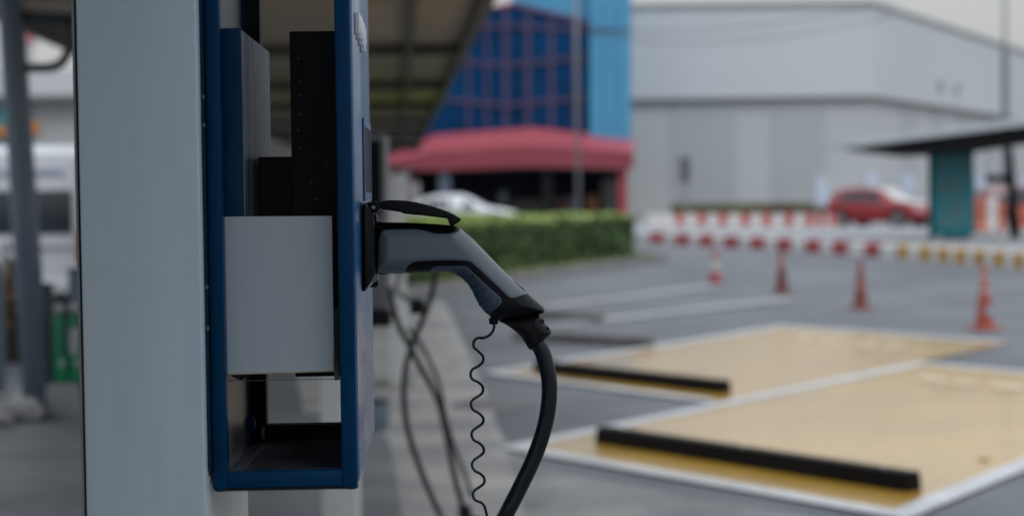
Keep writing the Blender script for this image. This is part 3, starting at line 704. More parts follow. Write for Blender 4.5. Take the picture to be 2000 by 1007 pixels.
# green gas cylinders / extinguishers on a pedestal
mGreen = mat('green_cylinder_enamel', (0.0, 0.21, 0.09), .4, .1, 4); mChrome = mat('valve_metal', (.38, .42, .46), .35, .1, 10, metal=.3)
q = G(126, 816)
t = thing('pedestal', 'pale concrete pedestal under the two green cylinders', 'pedestal', (q.x, q.y, .008))
hp = P(126, 746, q.y).z
MB().prism([(-.13, 0), (.13, 0), (.10, hp - .008), (-.10, hp - .008)], lambda x, z: (x, -.10, z), lambda x, z: (x, .10, z), .008).build('block', mIsland, t, auto=True)
for k, (px, lab) in enumerate(((120, 'green fire extinguisher on the pedestal, left one, nearest the leaning pipe'), (150, 'green fire extinguisher with a white label, beside the pale pillar edge'))):
    c = P(px, 746, q.y - .02 + .02 * k); hgt = P(px, 612, q.y).z - hp
    t = thing('fire_extinguisher', lab, 'fire extinguisher', (c.x, c.y, hp + .001), 0, 'green fire extinguishers')
    MB().lathe([(.04, 0), (.053, .012), (.0545, .03), (.0545, hgt - .07), (.048, hgt - .035), (.028, hgt - .008), (.02, hgt)], (0, 0, 0), 24).build('cylinder', mGreen, t, smooth=True)
    MB().lathe([(.02, hgt), (.036, hgt + .012), (.04, hgt + .04), (.03, hgt + .065), (.008, hgt + .075)], (0, 0, 0), 18).build('valve', mChrome, t, smooth=True)
    MB().tube(cr([(.02, -.02, hgt + .03), (.05, -.05, hgt - .03), (.045, -.062, hgt - .2), (.03, -.065, hgt - .28)], 5), .0055, 8).build('hose', mBlack, t, smooth=True)
    MB().tube([(.02, -.05, .14), (.02, -.064, .14)], .022, 14).build('gauge', mChrome, t)
    if k == 1:
        lb = MB(); n = 12
        for i in range(n):
            a0, a1 = R(-135 + i * 90 / n), R(-135 + (i + 1) * 90 / n); r = .0552
            lb.quad((r * math.cos(a0), r * math.sin(a0), hgt - .28), (r * math.cos(a1), r * math.sin(a1), hgt - .28), (r * math.cos(a1), r * math.sin(a1), hgt - .1), (r * math.cos(a0), r * math.sin(a0), hgt - .1))
        lb.build('label', mat('pale_label', (.42, .44, .46), .6, .1, 20), t)
# rubble stones and dry plant at the far left
mStone = mat('pale_rubble', (.34, .34, .34), .8, .15, 6, .4, 20)
for k in range(11):
    q = G(random.uniform(-20, 52), random.uniform(800, 838)); r = random.uniform(.06, .15)
    bm = bmesh.new(); bmesh.ops.create_icosphere(bm, subdivisions=2, radius=1)
    sc_ = Vector((r * random.uniform(.8, 1.4), r * random.uniform(.7, 1.2), r * random.uniform(.55, .95)))
    for v in bm.verts: v.co = Vector([c * s for c, s in zip(v.co * random.uniform(.82, 1.12), sc_)])
    o = MB().bm(bm).build('stone', mStone); o.location = (q.x, q.y, .008 + sc_.z * .8)
    tag(o, 'pale broken stone in the rubble heap left of the leaning pipe column', 'stone', 'rubble stones at the far left')
q = G(22, 705)
t = thing('dry_plant', 'dry brown plant in a dark tub behind the leaning pipe column', 'plant', (q.x, q.y, 0))
MB().lathe([(.2, 0), (.26, .28), (.28, .34), (.25, .34)], (0, 0, 0), 20).build('tub', mat('dark_tub', (.03, .028, .03), .6), t)
lf = MB()
for i in range(420):
    c = Vector((random.gauss(0, .12), random.gauss(0, .12), .62 + random.gauss(0, .19))); a = Vector((random.gauss(0, 1), random.gauss(0, 1), random.gauss(0, 1))).normalized() * .07; b = a.cross(Vector((random.gauss(0, 1), 1, random.gauss(0, 1)))).normalized() * .03
    lf.quad(c - a, c - b, c + a, c + b)
lf.build('foliage', mat('dry_leaves', (.16, .10, .06), .8, .4, 8, tint=(.02, .02, .02)), t)
for i in range(5):
    pass
st = MB()
st.tube([(0, 0, .3), (.03, .02, .55), (-.02, 0, .9)], [.02, .014, .006], 7); st.build('stem', mat('twig', (.06, .04, .03), .8), t)

# --- vehicles ---------------------------------------------------
mGlass = mat('vehicle_glass', (0.02, 0.03, 0.04), 0.12, 0.1, 2); mTyre = mat('tyre_rubber', (.012, .012, .013), .7, .1); mRimM = mat('alloy_rim', (.33, .34, .35), .35, .1, metal=.6)
mLampR = mat('red_tail_lens', (.35, .02, .02), .25); mLampW = mat('headlight_lens', (.5, .52, .55), .2)
def car(name, label, cat, loc_, rz, sts, bm_, wheels, wr, glass, grp=None, lampf=None, lampr=None, plate=None):
    """sts: (x, zlow, zbelt, ztop, wbelt, wtop) from rear to nose"""
    t = thing(name, label, cat, loc_, rz, grp)
    bm = bmesh.new(); rings = []
    for (x, zl, zbt, ztp, wb, wt) in sts:
        h = [(0, zl), (wb * .9, zl), (wb * .98, zl + .12), (wb, (zl + zbt) / 2), (wb * .97, zbt), (wt + .03, ztp - .07), (wt - .06, ztp - .012), (0, ztp)]
        full = [(x, -a, b) for a, b in h] + [(x, a, b) for a, b in h[-2:0:-1]]
        rings.append([bm.verts.new(v) for v in full])
    n = len(rings[0])
    for i in range(len(rings) - 1):
        for k in range(n): bm.faces.new((rings[i][k], rings[i][(k + 1) % n], rings[i + 1][(k + 1) % n], rings[i + 1][k]))
    bm.faces.new(rings[0]); bm.faces.new(rings[-1][::-1])
    bmesh.ops.recalc_face_normals(bm, faces=bm.faces[:])
    mb = MB().bm(bm); body = mb.build('body', bm_, t, auto=True)
    b2 = body.modifiers.new('bevel', 'BEVEL'); b2.width = .035; b2.segments = 2; b2.limit_method = 'ANGLE'; b2.angle_limit = R(25)
    def at(x):
        for i in range(len(sts) - 1):
            if sts[i][0] <= x <= sts[i + 1][0]:
                f = (x - sts[i][0]) / (sts[i + 1][0] - sts[i][0]); return [sts[i][j] + f * (sts[i + 1][j] - sts[i][j]) for j in range(6)]
        return sts[-1]
    for (xa_, xb_, ins0, ins1) in glass['side']:
        for s in (-1, 1):
            q0, q1 = at(xa_), at(xb_); g_ = []
            for (q, xx, f) in ((q0, xa_, .08), (q1, xb_, .08), (at(xb_ - ins1), xb_ - ins1, .86), (at(xa_ + ins0), xa_ + ins0, .86)):
                zl_, wl_ = q[2], q[4] * .97; zt_, wt_ = q[3] - .07, q[5] + .03
                g_.append((xx, s * (wl_ + (wt_ - wl_) * f + .006), zl_ + (zt_ - zl_) * f))
            nrm_ = Vector((0, s * .012, 0))
            m_ = MB().prism([0, 1, 2, 3], lambda *a: None, lambda *a: None) if False else MB()
            vs_ = [Vector(v) for v in g_] + [Vector(v) - nrm_ for v in g_]
            m_.add(vs_, [(0, 1, 2, 3), (7, 6, 5, 4), (0, 4, 5, 1), (1, 5, 6, 2), (2, 6, 7, 3), (3, 7, 4, 0)]); m_.build('side_window', mGlass, t)
    for (nm, xa_, xb_, m_g) in glass['end']:
        q0, q1 = at(xa_), at(xb_); o_ = .012 if xb_ > 0 else -.012
        vs_ = [(xa_ + o_, -q0[5] + .07, q0[3] + .012), (xa_ + o_, q0[5] - .07, q0[3] + .012), (xb_ + o_, q1[5] - .07, q1[3] + .012), (xb_ + o_, -q1[5] + .07, q1[3] + .012)]
        m_ = MB(); m_.add([Vector(v) for v in vs_] + [Vector(v) - Vector((o_, 0, .014)) for v in vs_], [(0, 1, 2, 3), (7, 6, 5, 4), (0, 4, 5, 1), (1, 5, 6, 2), (2, 6, 7, 3), (3, 7, 4, 0)]); m_.build(nm, m_g, t)
    wid = max(s[4] for s in sts)
    for x in wheels:
        for s in (-1, 1):
            arch = MB().tube([(x, s * (wid - .2), wr + .02), (x, s * (wid + .002), wr + .02)], wr + .06, 24).build('wheel_arch', mTyre, t)
            wh = MB().tube([(x, s * (wid - .18), wr), (x, s * (wid + .012), wr)], wr, 28).build('wheel', mTyre, t)
            MB().tube([(x, s * (wid + .005), wr), (x, s * (wid + .022), wr)], wr * .62, 20).build('rim', mRimM, wh)
    if lampf:
        x, z, w_, h_ = lampf
        for s in (-1, 1): MB().box(x - .06, x + .01, s * w_ - .14, s * w_ + .14, z - h_, z + h_, .03).build('headlight', mLampW, t, auto=True)
    if lampr:
        x, z, w_, h_ = lampr
        for s in (-1, 1): MB().box(x - .012, x + .08, s * w_ - .07, s * w_ + .07, z - h_, z + h_, .02).build('tail_light', mLampR, t, auto=True)
    if plate:
        MB().box(plate[0] - .012, plate[0], -.2, .2, plate[1] - .06, plate[1] + .06).build('number_plate', mLampW, t)
    return t
hatch = [(-1.95, .42, .85, .90, .70, .60), (-1.86, .28, .92, 1.12, .80, .62), (-1.62, .24, .95, 1.42, .85, .60), (-1.2, .22, .95, 1.50, .86, .61), (-.3, .20, .93, 1.52, .87, .62), (.25, .20, .92, 1.46, .87, .61), (.62, .20, .92, 1.26, .87, .64), (1.02, .2, .92, .99, .86, .72), (1.5, .22, .86, .92, .84, .68), (1.82, .26, .74, .78, .78, .58), (1.98, .34, .62, .64, .66, .5)]
mRed = mat('red_car_paint', (0.26, 0.018, 0.025), 0.25, 0.05, 1, coat=.5)
mGlare = mat('painted_sky_glare', (.55, .53, .52), .35, .05, 1)  # pale colour for patches that paint sky glare onto the red car
Dc = G(1728, 443).y; c = P(1728, 440, Dc)
hg = {'side': [(-1.45, -.35, .12, 0), (-.28, .55, 0, .28)], 'end': [('windscreen', .28, .60, mat('windscreen_painted_glare', (.55, .55, .55), .3, .1)), ('windscreen', .64, 1.0, MATS.get('windscreen_painted_glare') or mat('windscreen_painted_glare', (.55, .55, .55), .3, .1)), ('rear_window', -1.84, -1.66, mGlass)]}  # the windscreen's sky glare is put in as pale colour
hg['end'] += [('roof_glare', -1.17, -.32, mGlare), ('roof_glare', -.28, .24, mGlare)]  # patches over the red roof, only carrying painted glare
rc = car('parked_car', 'red hatchback with pale glare painted on its windscreen, roof and nose, parked before the grey warehouse', 'car', (c.x - .15, Dc, 0.0), R(-42), hatch, mRed, (-1.25, 1.22), .31, hg, lampf=(1.9, .68, .5, .07), lampr=(-1.9, .95, .66, .12))
c_ = MB(); c_.add([(1.05, -.68, 1.04), (1.05, .68, 1.04), (1.74, .60, .91), (1.74, -.60, .91), (1.05, -.62, .96), (1.05, .62, .96), (1.72, .52, .80), (1.72, -.52, .80)], [(0, 1, 2, 3), (4, 7, 6, 5), (0, 4, 5, 1), (1, 5, 6, 2), (2, 6, 7, 3), (3, 7, 4, 0)]); c_.build('bonnet_glare', mGlare, rc)  # pale patch over the car's nose, glare painted in
# white saloon behind the hedge
saloon = [(-2.3, .5, .85, .88, .7, .6), (-2.2, .3, .92, 1.0, .82, .66), (-1.7, .24, .95, 1.06, .88, .68), (-1.15, .22, .95, 1.34, .89, .62), (-.6, .2, .95, 1.46, .9, .6), (.2, .2, .94, 1.47, .9, .6), (.65, .2, .93, 1.30, .9, .62), (1.15, .2, .93, 1.03, .9, .7), (1.8, .24, .86, .92, .86, .68), (2.15, .28, .74, .78, .8, .6), (2.3, .4, .6, .62, .7, .5)]
Dw = 62; c = P(905, 430, Dw)
car('parked_car', 'white saloon car parked behind the green hedge', 'car', (c.x - .25, Dw, 0), R(-3), saloon, mat('white_car_paint', (.68, .71, .76), .3, .04, 1, coat=.3), (-1.4, 1.4), .32, {'side': [(-1.3, -.4, .45, 0), (-.33, .85, 0, .4)], 'end': [('windscreen', .67, 1.13, mGlass), ('rear_window', -1.66, -1.18, mGlass)]}, lampf=(2.2, .7, .6, .07), lampr=(-2.25, .85, .62, .08))
# dark red car half hidden right of the poster
Dr = 62; c = P(2006, 440, Dr)
car('parked_car', 'dark red car with a pale roof half hidden at the right edge behind the barriers', 'car', (c.x, Dr, 0), R(8), hatch, mat('maroon_car_paint', (.12, .012, .03), .3, .05, 1, coat=.4), (-1.25, 1.22), .31, {'side': hg['side'], 'end': [('windscreen', .28, .60, mGlass), ('rear_window', -1.84, -1.66, mGlass)]}, lampf=(1.9, .68, .5, .07), lampr=(-1.9, .95, .66, .12))
# white van at the left, tail towards the viewer
vq = G(20, 622); Dv = vq.y
cx_ = P(35, 500, Dv).x
van = [(-2.5, .35, 1.2, 2.0, .84, .72), (-2.47, .30, 1.25, 2.12, .86, .76), (-2.3, .26, 1.25, 2.22, .88, .78), (0, .24, 1.22, 2.26, .9, .8), (1.2, .24, 1.2, 2.2, .9, .78), (1.75, .24, 1.15, 1.85, .9, .74), (2.2, .26, 1.1, 1.25, .88, .72), (2.6, .3, .9, .95, .8, .6)]
mVan = mat('white_van_paint', (.50, .52, .56), .3, .04, 1, coat=.4)
vt = car('parked_van', 'white van seen from behind at the left, beyond the leaning pipe column', 'van', (cx_, Dv + 2.55, 0), R(90), van, mVan, (-1.6, 1.7), .33, {'side': [(-2.2, -.9, .1, 0), (-.8, .5, 0, 0), (.6, 1.6, 0, .4)], 'end': []}, lampf=(2.55, .7, .55, .1), lampr=(-2.5, .9, .8, .2), plate=(-2.53, .62))
zA, zB = P(60, 456, Dv).z, P(60, 372, Dv).z
MB().box(-2.535, -2.49, -.70, .70, zA, zB, .02).build('rear_window', mGlass, vt, auto=True)
MB().box(-2.53, -2.49, -.60, .60, P(60, 340, Dv).z, P(60, 330, Dv).z).build('rear_stripe', mat('pale_blue_stripe', (.30, .36, .50), .5), vt)
MB().box(-2.60, -2.50, -.86, .86, .32, .50, .03).build('bumper', mVan, vt, auto=True)
MB().box(-2.525, -2.50, -.78, .78, P(60, 487, Dv).z, P(60, 480, Dv).z).build('crease_trim', mat('grey_trim', (.3, .32, .35), .5), vt)
# --- shop building at the left distance
Dl = 62
def slab(px, D, th, name, m, parent=None, o3=(0, 0, 0), bev=0):
    q = [P(*a, D) for a in px]
    mb = MB().prism(q, lambda x, y, z: (x, D, z), lambda x, y, z: (x, D + th, z), bev); shift(mb, o3); return mb.build(name, m, parent)
bb = P(60, 420, Dl); o3 = (bb.x, Dl, 0)
t = thing('shop_building', 'pale low shop building with a white fascia beyond the van at the left', 'building', o3)
def gz(D, px): # pixel row of the ground at depth D
    d = P(px, 300, D); return None
def slabz(x0px, x1px, ytop, D, th, name, m, parent, o3, zbot=0.0, ybot=None):
    a, b = P(x0px, ytop, D), P(x1px, ytop, D)
    zb_ = zbot if ybot is None else P((x0px + x1px) / 2, ybot, D).z
    mb = MB().box(a.x, b.x, D, D + th, zb_, (a.z + b.z) / 2); shift(mb, o3); return mb.build(name, m, parent)
mPaleWall = mat('pale_cladding', (.50, .52, .54), .6, .05, .4); mGreyWall = mat('grey_cladding', (.36, .375, .39), .6, .05, .4)
slabz(-260, 330, 192, Dl, 14, 'wall', mGreyWall, t, o3)
slabz(-270, 340, 138, Dl - .6, 15.2, 'fascia', mPaleWall, t, o3, ybot=191.5)
slabz(-270, 340, 186, Dl - .64, .03, 'gutter', mat('grey_gutter', (.18, .19, .2), .6), t, o3, ybot=195)
for (xa_, xb_, ya_, yb_, cm) in ((0, 22, 205, 245, (.05, .30, .32)), (22, 58, 200, 238, (.36, .42, .5)), (0, 30, 247, 268, (.6, .2, .03)), (48, 76, 238, 262, (.58, .22, .05)), (30, 48, 240, 262, (.2, .3, .12)), (0, 60, 264, 276, (.03, .12, .12))):
    slabz(xa_ - 8, xb_, ya_, Dl - .12 , .1, 'sign_panel', mat('sign_%d_%d' % (xa_, ya_), cm, .5), t, o3, ybot=yb_ - .5)
bb2 = P(530, 300, 76); o3 = (bb2.x, 76, 0)
t = thing('storage_shed', 'brown-grey shed far behind, seen through the upper opening of the blue station', 'shed', o3)
mShed = mat('brown_grey_shed_wall', (.12, .105, .095), .7, .12, .3)
slabz(300, 716, 236, 76, 8, 'wall', mShed, t, o3); slabz(296, 720, 228, 75.7, 8.6, 'roof', mCanopyB, t, o3, ybot=235.6)
q = P(50, 70, 90)
t = thing('sign_tower', 'pink topped sign tower showing above the bent pipe', 'sign', (q.x, 90, 0))
o3 = (q.x, 90, 0)
slabz(44, 56, 78, 90, .8, 'pillar', mPaleWall, t, o3); slabz(42, 60, 68, 89.95, .9, 'head_panel', mat('pink_panel', (.5, .16, .2), .5), t, o3, ybot=84)

# --- hedge island
hA, hB = G(838, 566), G(1240, 512)
hz = .88; dirh = (hB - hA).normalized(); nh = Vector((-dirh.y, dirh.x, 0))
if nh.y < 0: nh = -nh
hA = hA - dirh * 3.2
wd = 7.0; Lh = (hB - hA).length
ko = MB(); p0 = hA - dirh * .4 - nh * .42; 
def obox(mb, o, ux, uy, lx, ly, z0, z1):
    q = [o, o + ux * lx, o + ux * lx + uy * ly, o + uy * ly]
    mb.prism([(v.x, v.y) for v in q], lambda x, y: (x, y, z0), lambda x, y: (x, y, z1))
obox(ko, hA - dirh * .6 - nh * .5, dirh, nh, Lh + 1.35, .16, 0, .15)
obox(ko, hB + dirh * .59 - nh * .34, dirh, nh, .16, wd + .9, 0, .15)
ko.build('kerb', mKerb)['kind'] = 'structure'
v = MB(); obox(v, hA - dirh * .6 - nh * .34, dirh, nh, Lh + 1.18, wd + .9, 0, .12); v.build('planting_bed', mat('bed_soil', (.07, .085, .04), .9, .3, 3))['kind'] = 'structure'
t = thing('hedge', 'long clipped green hedge on the kerbed island behind the plug', 'hedge', tuple(hA + Vector((0, 0, .12))))
mLeaf = mat('hedge_leaves', (.055, .105, .026), .6, .35, 1.6, tint=(.018, .040, .012)); mLeafT = mat('hedge_young_lit_leaves', (.36, .46, .13), .6, .2, 1.6, tint=(.19, .29, .07))  # top leaves far paler: young growth plus light from above painted in
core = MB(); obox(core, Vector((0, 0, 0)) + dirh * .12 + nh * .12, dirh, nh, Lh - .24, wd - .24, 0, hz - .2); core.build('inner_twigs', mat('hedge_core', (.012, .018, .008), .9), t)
def leaves(n, sampler, m, name, par, sz):
    vs = np.zeros((n * 4, 3))
    for i in range(n):
        c, nn_ = sampler(); a = Vector((random.gauss(0, 1), random.gauss(0, 1), random.gauss(0, 1))); nn_ = (nn_ + a * .45).normalized(); a = (a - nn_ * a.dot(nn_)).normalized(); b = nn_.cross(a); s = sz * random.uniform(.6, 1.3)
        vs[4 * i] = c - a * s; vs[4 * i + 1] = c - b * s * .5; vs[4 * i + 2] = c + a * s; vs[4 * i + 3] = c + b * s * .5
    me = bpy.data.meshes.new(name); me.from_pydata(vs.tolist(), [], [(4 * i, 4 * i + 1, 4 * i + 2, 4 * i + 3) for i in range(n)]); me.update(); return link(name, me, m, par)
from mathutils import noise
def bump(u, w_): return .14 * noise.noise(Vector((u * 1.3, w_ * 1.3, 3))) + .05 * noise.noise(Vector((u * 4, w_ * 4, 7)))
def s_front():
    u = random.uniform(0, Lh); z = random.uniform(.0, hz + bump(u, 0) * .6); d_ = bump(u, z * 2) * .9 + random.uniform(0, .12)
    return dirh * u + nh * d_ + Vector((0, 0, z)), -nh
def s_end():
    u = random.uniform(0, wd); z = random.uniform(.0, hz); d_ = bump(u, z * 2) + random.uniform(0, .12)
    return dirh * (Lh - d_) + nh * u + Vector((0, 0, z)), dirh
def s_top():
    u = random.uniform(0, Lh); w_ = random.uniform(0, wd) ** 1.0; return dirh * u + nh * w_ + Vector((0, 0, hz + bump(u, w_) * .9 + random.uniform(-.08, .03))), Vector((0, 0, 1))
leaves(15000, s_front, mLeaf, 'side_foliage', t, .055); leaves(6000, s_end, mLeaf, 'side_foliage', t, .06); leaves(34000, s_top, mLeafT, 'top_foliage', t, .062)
gr_ = lambda: (dirh * random.uniform(3, Lh + .5) + nh * random.uniform(-.33, .15) + Vector((0, 0, random.uniform(0, .05))), Vector((0, 0, 1)))
go = leaves(5000, gr_, mat('verge_grass', (.15, .19, .05), .8, .3, 2), 'verge_grass', None, .05); go.location = tuple(hA + Vector((0, 0, .13))); go['kind'] = 'stuff'; tag(go, 'thin pale green grass growing along the foot of the hedge', 'grass')

# --- painted kerb of the traffic island
base = [(1200, 470), (1240, 472), (1283, 474), (1332, 477), (1379, 480), (1428, 484), (1479, 487), (1531, 490), (1587, 493), (1640, 496), (1703, 499), (1763, 504), (1806, 508), (1842, 512), (1875, 515), (1912, 518), (1951, 521), (1989, 524), (2040, 530), (2150, 542), (2400, 575)]
bx = np.array([b[0] for b in base], float); by = np.array([b[1] for b in base], float); pfit = np.polyfit(bx / 1000, by, 3)
segs = []; cent = [(x, 1) for x in (1283, 1332, 1379, 1428, 1479, 1531, 1587, 1640, 1703)] + [(x, 2) for x in (1763, 1806, 1842, 1875, 1912, 1951, 1989, 2036, 2090, 2150)]
cur = 1200.0
for x, k in cent:
    hw = 15 if k == 1 else 11; segs += [(cur, x - hw, 0), (x - hw, x + hw, k)]; cur = x + hw
segs.append((cur, 2400, 0))
kb = MB()
def gpt(x): return G(x, float(np.polyval(pfit, x / 1000)))
for a_, b_, k in segs:
    kb.cur = k; p_, q_ = gpt(a_), gpt(b_); d = (q_ - p_).normalized(); n_ = Vector((-d.y, d.x, 0)); n_ = n_ if n_.y > 0 else -n_
    kb.prism([(0, 0), (0, .27), (.03, .30), (.24, .30), (.24, 0)], lambda s_, z: tuple(p_ + n_ * s_ + Vector((0, 0, z))), lambda s_, z: tuple(q_ + n_ * s_ + Vector((0, 0, z))))
o = kb.build('kerb', [mKW, mKR, mKY]); o['kind'] = 'structure'
isl = [gpt(x) + Vector((0, .2, 0)) for x in (1202, 1283, 1428, 1587, 1703, 1806, 1912, 2040, 2150, 2400)] + [G(2400, 470), G(2000, 462), G(1700, 458), G(1202, 452)]
v = MB().prism([(p_.x, p_.y) for p_ in isl], lambda x, y: (x, y, 0), lambda x, y: (x, y, .26)); v.build('traffic_island', mIsland)['kind'] = 'structure'
# road patch, slightly lighter lane beyond
sheet('road', [G(1180, 452), G(2600, 462), G(2600, 400), G(700, 402), G(700, 440)], 0.004, mat('pale_road', (.20, .205, .215), .7, .08, .1))

# --- far row of plastic barriers
mBR = mat('red_barrier_plastic', (.42, .05, .045), .45, .08, 1); mBW = mat('white_barrier_plastic', (.50, .50, .50), .45, .06, 1); mBO = mat('orange_barrier_plastic', (.40, .09, .05), .45, .1, 1)
def barrier_mesh(m, w_, h_, parent):
    MB().prism([(-.22, 0), (.22, 0), (.2, .1), (.09, .28), (.07, h_), (-.07, h_), (-.09, .28), (-.2, .1)], lambda y, z: (-w_ / 2, y, z), lambda y, z: (w_ / 2, y, z), .01).build('shell', m, parent, auto=True)
    MB().tube([(0, 0, h_ - .001), (0, 0, h_ + .03)], .05, 10).build('filler_cap', m, parent)
redx = [1328, 1372, 1413, 1457, 1499, 1542, 1583, 1605, 1627]
words = ['first', 'second', 'third', 'fourth', 'fifth', 'sixth', 'seventh', 'eighth', 'ninth', 'tenth', 'eleventh']
edges = [(1262, 1320, 0)]
allb = [];
prev = 1262
for x in redx[:7]:
    allb += [((prev + x - 8) / 2, x - 8 - prev, 'w'), (x, 16, 'r')]; prev = x + 8
for x in (1605, 1627): allb += [((prev + x - 6) / 2, x - 6 - prev, 'w'), (x, 12, 'r')]; prev = x + 6
cw = cr_ = 0
for (x, wpx, k) in allb:
    yb = 447 + (x - 1262) * .006; q = G(x, yb); w_ = wpx * q.y / FPX - .01
    if k == 'w': lab = '%s white road barrier from the left in the far red and white row' % words[cw]; cw += 1
    else: lab = '%s red road barrier from the left in the far red and white row' % words[cr_]; cr_ += 1
    t = thing('road_barrier', lab, 'barrier', (q.x, q.y, 0.004), 0, 'red and white barriers across the far lane'); barrier_mesh(mBR if k == 'r' else mBW, w_, .58, t)
for i, (x, yb, m_, wpx, h_, lab) in enumerate(((1916, 470, mBO, 20, .95, 'tall orange barrier just right of the teal poster board'), (1938, 466, mBW, 18, .9, 'white barrier between the orange barrier and the dark shelter post'), (1955, 468, mBO, 12, .8, 'narrow orange barrier left of the dark shelter post'), (1998, 462, mBO, 22, .9, 'orange barrier at the right edge beyond the dark shelter post'), (1272, 440, mKY, 10, .35, 'small yellow block at the left end of the far barrier row'), (1290, 440, mKY, 8, .35, 'small yellow block beside the first white far barrier'))):
    q = G(x, yb); t = thing('road_barrier', lab, 'barrier', (q.x, q.y, 0.26 if yb > 465 and x > 1900 else .004), 0, 'single barriers around the shelter'); barrier_mesh(m_, wpx * q.y / FPX, h_, t)

# --- traffic cones
def cone(px, py, hpx, label, c1, c2, lean=(0, 0), sticker=False, bands=((.42, .58), (.74, .84))):
    q = G(px, py); h = hpx * q.y / FPX; t = thing('traffic_cone', label, 'traffic cone', (q.x, q.y, 0.001), random.uniform(0, .6), 'traffic cones along the lane')
    m1 = mat('cone_' + label[:14].replace(' ', '_'), [v * .8 for v in c1], .5, .12, 5); m2_ = mat('coneband_' + label[:14].replace(' ', '_'), c2, .45, .1, 6)
    rb, rt_ = h * .155, h * .035
    MB().box(-rb * 1.45, rb * 1.45, -rb * 1.45, rb * 1.45, 0, .03, .01).build('base', m1, t, auto=True)
    def ra(z): return rb + (rt_ - rb) * z
    zs = [.03 / h, 1]
    MB().lathe([(ra(0.03 / h), .031), (ra(.5), h * .5), (ra(.97), h * .97), (ra(1) * .7, h)], (0, 0, 0), 24).build('body', m1, t, auto=True)
    for b0_, b1_ in bands:
        MB().lathe([(ra(b0_) + .001, h * b0_), (ra(b0_) + .004, h * b0_), (ra(b1_) + .004, h * b1_), (ra(b1_) + .001, h * b1_)], (0, 0, 0), 24).build('band', m2_, t, auto=True)
    MB().tube([(0, 0, h - .002), (0, 0, h + .01)], rt_ * .9, 12).build('tip', m1, t)
    if sticker:
        z = h * .3; MB().tube([(.02, -ra(.3) - .012, z), (.02, -ra(.3) + .02, z + .0)], .05, 16).build('sticker', mat('pale_sticker', (.32, .36, .46), .5), t)
    return t
cone(1397, 551, 66, 'small bright red cone with a white band, leftmost of the four', (.42, .035, .045), (.5, .48, .48), bands=((.32, .66),))
cone(1527, 572, 84, 'dull dark red cone, second from the left', (.17, .04, .035), (.36, .16, .14), bands=((.62, .80),))
cone(1681, 602, 96, 'brownish red cone, third from the left', (.24, .06, .045), (.33, .14, .11), bands=((.40, .5),))
cone(1923, 643, 122, 'tall orange red cone with pale bands and a sticker, rightmost and nearest', (.43, .085, .05), (.42, .33, .31), sticker=True, bands=((.60, .66), (.80, .86)))

# --- warehouse
Dq = 110.0
A = P(1222, 18, Dq); B = P(1704, 12, Dq)
dC = ray(2000, 105); zB = (A.z + B.z) / 2; tC = (zB - H) / dC.z; C = CAM + dC * tC
fp_dir = Vector((C.x - B.x, C.y - B.y, 0)).normalized(); Cc = Vector((B.x, B.y, 0)) + fp_dir * 75
o3 = ((A.x + B.x) / 2, Dq, 0)
t = thing('warehouse', 'huge grey and white clad warehouse filling the right background', 'building', o3)
zmid = P(1500, 189, Dq).z; Bx, By = B.x, B.y
fpu = [(A.x - 25, Dq), (Bx, Dq), (Cc.x, Cc.y), (Cc.x - 20, Cc.y + 40), (A.x - 25, Cc.y + 40)]
nrmR = Vector((fp_dir.y, -fp_dir.x, 0))
def inset(fp, d): return [(A.x - 25, Dq + d), (Bx - d * .5, Dq + d), (Cc.x - nrmR.x * d, Cc.y - nrmR.y * d), fp[3], fp[4]]
mWU = mat('white_warehouse_cladding', (.50, .53, .56), .55, .025, .12); mWL = mat('grey_warehouse_panels', (.43, .458, .475), .6, .03, .2); mWL2 = mat('darker_warehouse_panels', (.365, .392, .41), .6, .03, .2)
def pf(fp, z0, z1): return shift(MB().prism(fp, lambda x, y: (x, y, z0), lambda x, y: (x, y, z1)), o3)
pf(fpu, zmid, zB).build('upper_cladding', mWU, t)
pf(inset(fpu, .35), 0, zmid - .002).build('lower_wall', mWL, t)
def grow(d): return [(A.x - 25, Dq - d), (Bx + d * .4, Dq - d), (Cc.x + nrmR.x * d, Cc.y + nrmR.y * d), fpu[3], fpu[4]]
pf(grow(.12), zB + .002, zB + .28).build('roof_trim', mat('grey_green_roof_trim', (.23, .27, .27), .6, .05), t)
pf(grow(.1), zmid - .13, zmid - .003).build('cladding_sill', mat('dark_sill', (.23, .235, .24), .6, .05), t)
for xa_, xb_ in ((1312, 1438), (1508, 1612)):
    a_, b_ = P(xa_, 250, Dq + .3).x, P(xb_, 250, Dq + .3).x
    shift(MB().box(a_, b_, Dq + .28, Dq + .345, .01, zmid - .14), o3).build('wall_panel', mWL2, t)
for s_ in (8, 16, 24, 32):
    q = Vector((Bx, By, 0)) + fp_dir * s_ - nrmR * .33
    mb = MB(); obox(mb, q, fp_dir, nrmR, 3.6, .05, .01, zmid - .15); shift(mb, o3).build('wall_panel', mWL2, t)
for s_, z_ in ((17, 5.0), (22, 4.6)):
    q = Vector((Bx, By, 0)) + fp_dir * s_ + nrmR * .0 + Vector((0, 0, zmid + 1.6))
    shift(MB().tube([q, q + nrmR * .25], .55, 16), o3).build('vent', mWL, t)
